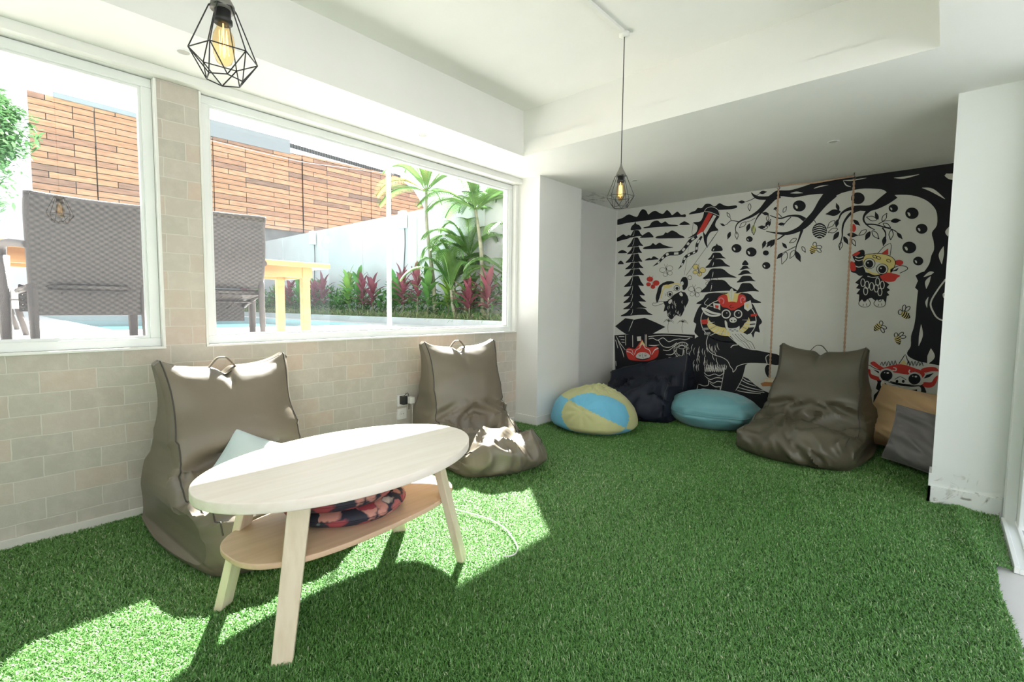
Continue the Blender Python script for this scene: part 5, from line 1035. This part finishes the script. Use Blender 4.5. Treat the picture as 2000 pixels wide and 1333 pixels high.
# wall lamps
for k, (x, z0) in enumerate(((-9.68, 2.73), (-5.62, 2.76))):
    t = thing('garden_wall_light', ['white box light on the garden wall near the timber building', 'white box light on the garden wall behind the palms'][k], 'wall light', (x, YW, z0), group='box lights on the garden wall')
    MB().box(x - .09, x + .09, YW - .14, YW - .02, z0, z0 + .36, bev=.01).build('housing', M_plast, t)
    MB().tube(catmull([(x + .04, YW - .05, z0), (x + .03, YW - .04, z0 - .4), (x - .06, YW - .03, z0 - 1.2), (x - .05, YW - .03, .9)], 6), .010, 6).build('cable', M_blk, t)
    
    for zz_ in (.05, .23): MB().box(x - .105, x - .09, YW - .11, YW - .05, z0 + zz_, z0 + zz_ + .07).build('lens', M_blk, t)
# long pine table
M_pine = wood_mat('pale_pine', (0.50, 0.27, 0.11), (0.42, 0.21, 0.08), (8, 3, 30), .5)
t = thing('outdoor_table', 'long pale pine table on the terrace behind the wicker chairs', 'table', (-1.7, .9, DK))
MB().box(-2.10, -1.36, -1.0, 2.34, 1.455, 1.50, bev=.004).build('tabletop', M_pine, t)
m = MB(); m.box(-1.47, -1.44, -.9, 2.20, 1.36, 1.455); m.box(-2.03, -2.00, -.9, 2.20, 1.36, 1.455); m.box(-2.0, -1.47, 2.17, 2.20, 1.36, 1.455); m.build('apron', M_pine, t)
for x in (-1.47, -2.03):
    for y in (2.14, -.86): MB().box(x - .035, x + .035, y - .035, y + .035, DK, 1.455, bev=.003).build('leg', M_pine, t)
# wicker chairs
def wicker():
    m = bpy.data.materials.new('brown_wicker_weave'); m.use_nodes = True; n = m.node_tree.nodes; l = m.node_tree.links; b = n['Principled BSDF']
    t = n.new('ShaderNodeTexCoord'); sx = n.new('ShaderNodeSeparateXYZ'); l.new(t.outputs['Object'], sx.inputs[0])
    def sn(sock, k, ph=0.0):
        a = n.new('ShaderNodeMath'); a.operation = 'MULTIPLY_ADD'; a.inputs[1].default_value = k; a.inputs[2].default_value = ph; l.new(sock, a.inputs[0]); s_ = n.new('ShaderNodeMath'); s_.operation = 'SINE'; l.new(a.outputs[0], s_.inputs[0]); return s_.outputs[0]
    mu_ = n.new('ShaderNodeMath'); mu_.operation = 'MULTIPLY'; l.new(sn(sx.outputs['Y'], 2 * math.pi / .042), mu_.inputs[0]); l.new(sn(sx.outputs['Z'], 2 * math.pi / .030), mu_.inputs[1])
    r = n.new('ShaderNodeValToRGB'); r.color_ramp.elements[0].position = .35; r.color_ramp.elements[0].color = (.020, .016, .014, 1); r.color_ramp.elements[1].position = .75; r.color_ramp.elements[1].color = (.075, .062, .055, 1)
    mr = n.new('ShaderNodeMapRange'); mr.inputs[1].default_value = -1; mr.inputs[2].default_value = 1; l.new(mu_.outputs[0], mr.inputs[0]); l.new(mr.outputs[0], r.inputs[0]); l.new(r.outputs[0], b.inputs['Base Color'])
    bp = n.new('ShaderNodeBump'); bp.inputs['Strength'].default_value = .8; bp.inputs['Distance'].default_value = .004; l.new(mr.outputs[0], bp.inputs['Height']); l.new(bp.outputs[0], b.inputs['Normal'])
    b.inputs['Roughness'].default_value = .5
    # pin holes of the open weave
    cut = n.new('ShaderNodeMath'); cut.operation = 'LESS_THAN'; cut.inputs[1].default_value = -0.95; l.new(mu_.outputs[0], cut.inputs[0]); tr = n.new('ShaderNodeBsdfTransparent'); mx = n.new('ShaderNodeMixShader')
    l.new(cut.outputs[0], mx.inputs[0]); l.new(b.outputs[0], mx.inputs[1]); l.new(tr.outputs[0], mx.inputs[2]); l.new(mx.outputs[0], n['Material Output'].inputs[0]); return m
M_wick = wicker(); M_wleg = mat('brown_wicker_wrap', (0.075, 0.062, 0.058), .5, bump=.6, bscale=300, var=.2, vscale=100)
def wicker_chair(x, y, rot, label, w=.50, zb=.27, zt=.90, lean=.10, curve=.0, drop=.0):
    """local frame: back at x=0, seat reaches to -x; y across"""
    t = thing('wicker_chair', label, 'chair', (x, y, DK), group='wicker armchairs by the outdoor table'); c, s_ = math.cos(rot), math.sin(rot)
    f = lambda p: (x + c * p[0] - s_ * p[1], y + s_ * p[0] + c * p[1], DK + p[2])
    def bld(m, name, M):
        m.v = [f(p) for p in m.v]; return m.build(name, M, t)
    def xb(z): k = (z - zb) / (zt - zb); return lean * k + curve * math.sin(math.pi * k) + (.05 * max(0, k - .85) / .15)
    m = MB(); nz, ny = 24, 10; vs = []
    for sd_ in (0, .028):
        for i in range(nz + 1):
            z = zb + (zt - zb) * i / nz
            for j in range(ny + 1):
                v = -1 + 2 * j / ny; vs.append((xb(z) - sd_ - .05 * (1 - v * v), v * w / 2 * (1 + .06 * i / nz), z - .012 * v * v * (i == nz)))
    N1 = (nz + 1) * (ny + 1); fs = []
    for i in range(nz):
        for j in range(ny): a = i * (ny + 1) + j; fs += [(a, a + 1, a + ny + 2, a + ny + 1), (N1 + a, N1 + a + ny + 1, N1 + a + ny + 2, N1 + a + 1)]
    m.add(vs, fs, 0, True); bld(m, 'backrest', M_wick)
    m = MB(); m.tube([(xb(zb + (zt - zb) * i / 12) - .014, -w / 2 * (1 + .06 * i / 12), zb + (zt - zb) * i / 12) for i in range(13)] + [(xb(zt) - .014 - .05 * (1 - v * v), v * w / 2 * 1.06, zt) for v in [-.9 + .2 * k for k in range(10)]] + [(xb(zb + (zt - zb) * i / 12) - .014, w / 2 * (1 + .06 * i / 12), zb + (zt - zb) * i / 12) for i in range(12, -1, -1)], .014, 8); bld(m, 'back_rim', M_wleg)
    m = MB(); sp__ = [(0, 0, .43), (-.25, 0, .42), (-.46, 0, .43), (-.50, 0, .40), (-.50, 0, .30)]
    vs = []; fs = []
    C3 = catmull([(p[0], 0, p[2] - drop * (i / 4)) for i, p in enumerate(sp__)], 5)
    for o_ in (0, -.035):
        for p in C3:
            for v in (-1, -.5, 0, .5, 1): vs.append((p.x, v * w / 2, p.z + o_))
    q = len(C3)
    for i in range(q - 1):
        for j in range(4): a = i * 5 + j; fs += [(a, a + 1, a + 6, a + 5), (q * 5 + a, q * 5 + a + 5, q * 5 + a + 6, q * 5 + a + 1)]
    m.add(vs, fs, 0, True); m.tube([(-.02, -w / 2, .41), (-.5, -w / 2, .39 - drop)], .018, 8); m.tube([(-.02, w / 2, .41), (-.5, w / 2, .39 - drop)], .018, 8); m.tube([(-.02, -w / 2, .41), (-.02, w / 2, .41)], .018, 8)
    for v in (-.5, 0, .5): m.tube([(-.02, v * w / 2, .375), (-.48, v * w / 2, .37 - drop)], .006, 6)
    for v in (-.15, -.32): m.tube([(v, -w / 2, .372 - drop * .4), (v, w / 2, .372 - drop * .4)], .006, 6)
    bld(m, 'seat', M_wick)
    for sgn in (-1, 1):
        m = MB(); m.tube([(.02, sgn * w / 2, 0), (.0, sgn * w / 2, .42), (.0, sgn * w / 2, zb + .1)], [.019, .023, .02], 8); bld(m, 'leg', M_wleg)
        m = MB(); m.tube([(-.50, sgn * (w / 2 + .06), 0), (-.50, sgn * (w / 2 + .06), .60)], [.024, .034], 8); bld(m, 'leg', M_wleg)
        m = MB(); m.tube(catmull([(-.50, sgn * (w / 2 + .06), .60), (-.44, sgn * (w / 2 + .06), .655), (-.2, sgn * (w / 2 + .05), .655), (xb(.66) - .01, sgn * (w / 2 + .01), .63)], 5), .022, 8); bld(m, 'armrest', M_wleg)
    return t
wicker_chair(-.62, .48, .06, 'brown wicker armchair seen from behind before the stone pier', w=.50, zb=.25, zt=.895, lean=.07)
wicker_chair(-.80, 1.22, -.10, 'brown wicker armchair with curved back beyond the stone pier', w=.52, zb=.44, zt=.965, lean=.02, curve=.05, drop=.08)
# sun bed at the far side
t = thing('sun_bed', 'low grey cushioned sun bed beyond the wicker chairs', 'sun bed', (-4.3, .1, DK))
MB().box(-5.1, -3.5, -.7, .42, DK + .26, DK + .34, bev=.01).build('frame', mat('grey_frame', (.35, .33, .31), .5), t)
MB().box(-5.05, -3.55, -.65, .38, DK + .34, DK + .46, bev=.03).build('mattress', mat('grey_outdoor_cushion', (.42, .41, .39), .8), t)
for x in (-5.0, -3.6):
    for y in (-.6, .36): MB().tube([(x, y, DK), (x, y - .05, DK + .27)], .025, 8).build('leg', M_wleg, t)

# planting
def leafmat(name, c1, c2, tr=.35):
    m = mat(name, c1, .45, var=0, vscale=3, col2=c2); n = m.node_tree.nodes; l = m.node_tree.links; b = n['Principled BSDF']; tl_ = n.new('ShaderNodeBsdfTranslucent'); l.new(b.inputs['Base Color'].links[0].from_socket, tl_.inputs[0]); mx = n.new('ShaderNodeMixShader'); mx.inputs[0].default_value = tr
    l.new(b.outputs[0], mx.inputs[1]); l.new(tl_.outputs[0], mx.inputs[2]); l.new(mx.outputs[0], n['Material Output'].inputs[0]); return m
M_gl = leafmat('green_leaf', (.15, .32, .08), (.08, .22, .05)); M_rl = leafmat('burgundy_leaf', (.33, .09, .12), (.20, .055, .08)); M_yl = leafmat('lime_leaf', (.34, .46, .10), (.20, .36, .07)); M_dry = leafmat('dry_strap_leaf', (.42, .42, .24), (.28, .30, .15)); M_pf = leafmat('palm_frond', (.20, .34, .10), (.12, .26, .07)); M_yf = leafmat('yellowing_frond', (.46, .36, .12), (.3, .3, .1)); M_trk = mat('palm_trunk', (.30, .29, .20), .8, var=.3, vscale=12, bump=.3); M_dk = leafmat('dark_hedge_leaf', (.09, .20, .06), (.05, .13, .04))
def blade(m, p, d, up, L_, w, droop, mi=0, seg=5, prof=None):
    d = Vector(d).normalized(); up = Vector(up); sd_ = d.cross(up); sd_ = sd_.normalized() if sd_.length > 1e-4 else Vector((1, 0, 0)); vs = []; q = Vector(p)
    for i in range(seg + 1):
        u = i / seg; ww = w * (prof(u) if prof else math.sin(math.pi * min(1, u * .85 + .12)) ** .8) if i < seg else .001
        vs += [q - sd_ * ww, q + Vector((0, 0, -ww * .35)), q + sd_ * ww]; dd = (d + Vector((0, 0, -droop * u))).normalized(); q = q + dd * (L_ / seg)
    fs = []
    for i in range(seg): a = i * 3; fs += [(a, a + 1, a + 4, a + 3), (a + 1, a + 2, a + 5, a + 4)]
    m.add(vs, fs, mi, True)
PR = random.Random(3)
plants = []; x = -12.9
i_ = 0
while x < -.9:
    red = (i_ * 7 + 3) % 9 < 4; y = 5.60 if red else 5.78 + .2 * math.sin(i_ * 2.4); hgt = PR.uniform(.75, 1.1) * (1.0 if x < -3 else .8); col = 'red' if red else 'green'
    t = thing('cordyline_plant', f'{"burgundy" if red else "broad green"} leaved plant in the bed along the garden wall', 'plant', (x, y, .87), group='burgundy cordylines in the planting bed' if red else 'green leafy plants in the planting bed')
    m = MB(); n_l = 20
    for k in range(n_l):
        a = k * 2.4 + i_; hh = hgt * (.35 + .65 * k / n_l); el = .45 + 1.0 * k / n_l
        blade(m, (x, y, .87 + hh * .75), (math.cos(a) * math.cos(el), math.sin(a) * math.cos(el), math.sin(el)), (0, 0, 1), PR.uniform(.28, .45), PR.uniform(.03, .055) * (1 if red else 1.35), .9)
    m.build('foliage', M_rl if red else (M_gl if i_ % 3 else M_yl), t)
    s_ = MB().tube([(x, y, .86), (x + .02, y, .87 + hgt * .8)], [.012, .008], 6); s_.build('stem', M_trk, t)
    x += PR.uniform(.24, .42) * (1 + .04 * abs(x)); i_ += 1
# hedge filling and strappy ground cover: uncountable foliage
m = MB()
for k in range(5200):
    x = PR.uniform(-13.2, -.35); y = PR.uniform(5.55, 6.22); z = .88 + PR.random() ** .8 * (.50 + .15 * math.sin(x * 2.1) + .08 * math.sin(x * 7)); a = PR.uniform(0, 6.28); el = PR.uniform(-.2, 1.2)
    blade(m, (x, y, z), (math.cos(a) * math.cos(el), math.sin(a) * math.cos(el), math.sin(el)), (0, 0, 1), PR.uniform(.06, .15), PR.uniform(.014, .03), .4, 0 if PR.random() < .6 else 1, 2)
m.v = [(a_, min(b_, YW - .005), c_) for a_, b_, c_ in m.v]
tag(m.build('hedge_foliage', [M_gl, M_dk]), 'dense low green foliage filling the bed along the garden wall', 'foliage', kind='stuff')
m = MB()
for k in range(3600):
    x = PR.uniform(-13, -.3); y = PR.uniform(5.3, 5.62); a = PR.uniform(0, 6.28); el = PR.uniform(.3, 1.3)
    blade(m, (x, y, .87), (math.cos(a) * math.cos(el), math.sin(a) * math.cos(el), math.sin(el)), (0, 0, 1), PR.uniform(.16, .34), .006, 1.5, 0 if PR.random() < .65 else 1, 4)
tag(m.build('ground_cover_grass', [M_dry, M_gl]), 'dry strappy ground cover spilling over the edge of the bed', 'grass', kind='stuff')
def frond(m, p, az, el, L_, mi=0, n=36, droop=1.1, ll=.32):
    d = Vector((math.cos(az) * math.cos(el), math.sin(az) * math.cos(el), math.sin(el))); q = Vector(p); pts = [q.copy()]; ds = []
    for i in range(n):
        u = i / n; dd = (d + Vector((0, 0, -droop * u * u * 1.6))).normalized(); ds.append(dd); q = q + dd * (L_ / n); pts.append(q.copy())
    m.tube(pts[::3] + [pts[-1]], [.010] * (len(pts[::3])) + [.003], 5, mi)
    for i in range(4, n):
        u = i / n; dd = ds[i]; sd_ = dd.cross(Vector((0, 0, 1))).normalized(); l_ = ll * math.sin(math.pi * min(1, .15 + u * .8)) ** .7
        for sg in (-1, 1):
            v = (sd_ * sg * .85 + dd * .65 + Vector((0, 0, .22))).normalized(); blade(m, pts[i], v, (0, 0, 1), l_, .014, 1.0, mi, 3, lambda u_: 1 - u_ * .7)
def palm(stems, crown, nf, label, L_=1.1, yellow=0, tall=True, elr=(.2, 1.3), ll=.32):
    bx, by = stems[0][0][0], stems[0][0][1]; t = thing('palm', label, 'palm', (bx, by, .87))
    for st in stems: MB().tube(catmull(st, 5), [.045 - .022 * i / (5 * (len(st) - 1)) for i in range(5 * (len(st) - 1) + 1)], 8).build('trunk', M_trk, t)
    for k in range(nf):
        c = crown[k % len(crown)]; m = MB(); yl = k < yellow; frond(m, c, k * 2.399 + (3.5 if yl else .3), PR.uniform(*elr), L_ * PR.uniform(.8, 1.15), 0, ll=ll); m.v = [(a_, min(b_, YW - .01), c_) if c_ < 3.12 else (a_, b_, c_) for a_, b_, c_ in m.v]; m.build('frond', M_yf if yl else M_pf, t)
palm([[(-3.95, 5.75, .86), (-4.02, 5.75, 1.6), (-4.20, 5.75, 2.6), (-4.25, 5.78, 3.25)]], [(-4.25, 5.78, 3.25)], 10, 'slender palm with a yellowing frond beside the garden wall', 1.15, yellow=2)
palm([[(-3.45, 5.8, .86), (-3.5, 5.8, 1.6)], [(-3.25, 5.85, .86), (-3.2, 5.9, 2.0)], [(-3.35, 5.7, .86), (-3.4, 5.65, 1.4)]], [(-3.5, 5.8, 1.6), (-3.2, 5.9, 2.0), (-3.4, 5.65, 1.4)], 30, 'clumping bright green palm with many arching fronds in the bed', 1.0, elr=(.5, 1.35), ll=.28)
palm([[(-2.75, 5.8, .86), (-2.8, 5.8, 2.0), (-2.95, 5.8, 2.75)]], [(-2.95, 5.8, 2.75)], 16, 'taller palm behind the clumping palm near the window frame', 1.1, elr=(.1, 1.35))
palm([[(-2.1, 5.9, .86), (-2.15, 5.9, 1.5)], [(-1.8, 5.85, .86), (-1.75, 5.85, 1.9)]], [(-2.15, 5.9, 1.5), (-1.75, 5.85, 1.9)], 14, 'low palm clump at the end of the bed nearest the house', .95, elr=(.4, 1.3))
# tree at the far left
t = thing('garden_tree', 'leafy green tree standing before the boundary wall', 'tree', (-9.2, .25, DK))
MB().tube(catmull([(-9.2, .2, DK), (-9.15, .15, 1.8), (-9.2, .25, 2.9), (-9.3, .3, 3.8)], 5), [.11 - .004 * i for i in range(16)], 10).build('trunk', mat('tree_bark', (.16, .13, .10), .9, bump=.4), t)
m = MB()
for k in range(5200):
    v = Vector((PR.gauss(0, 1), PR.gauss(0, 1), PR.gauss(0, 1))).normalized() * (PR.random() ** .45); lob = 1 + .18 * math.sin(3 * v.x + 5 * v.z) + .12 * math.sin(7 * v.y)
    p = Vector((-9.2, .18, 3.9)) + Vector((v.x * 1.0, v.y * .72, v.z * 1.15)) * lob
    if v.z < -.3 and PR.random() < .6: continue
    a = PR.uniform(0, 6.28); el = PR.uniform(-.9, .6); blade(m, p, (math.cos(a) * math.cos(el), math.sin(a) * math.cos(el), math.sin(el)), (0, 0, 1), PR.uniform(.10, .17), .028, .5, 0, 2)
m.build('foliage', leafmat('tree_leaf', (.10, .20, .08), (.06, .14, .05), .3), t)
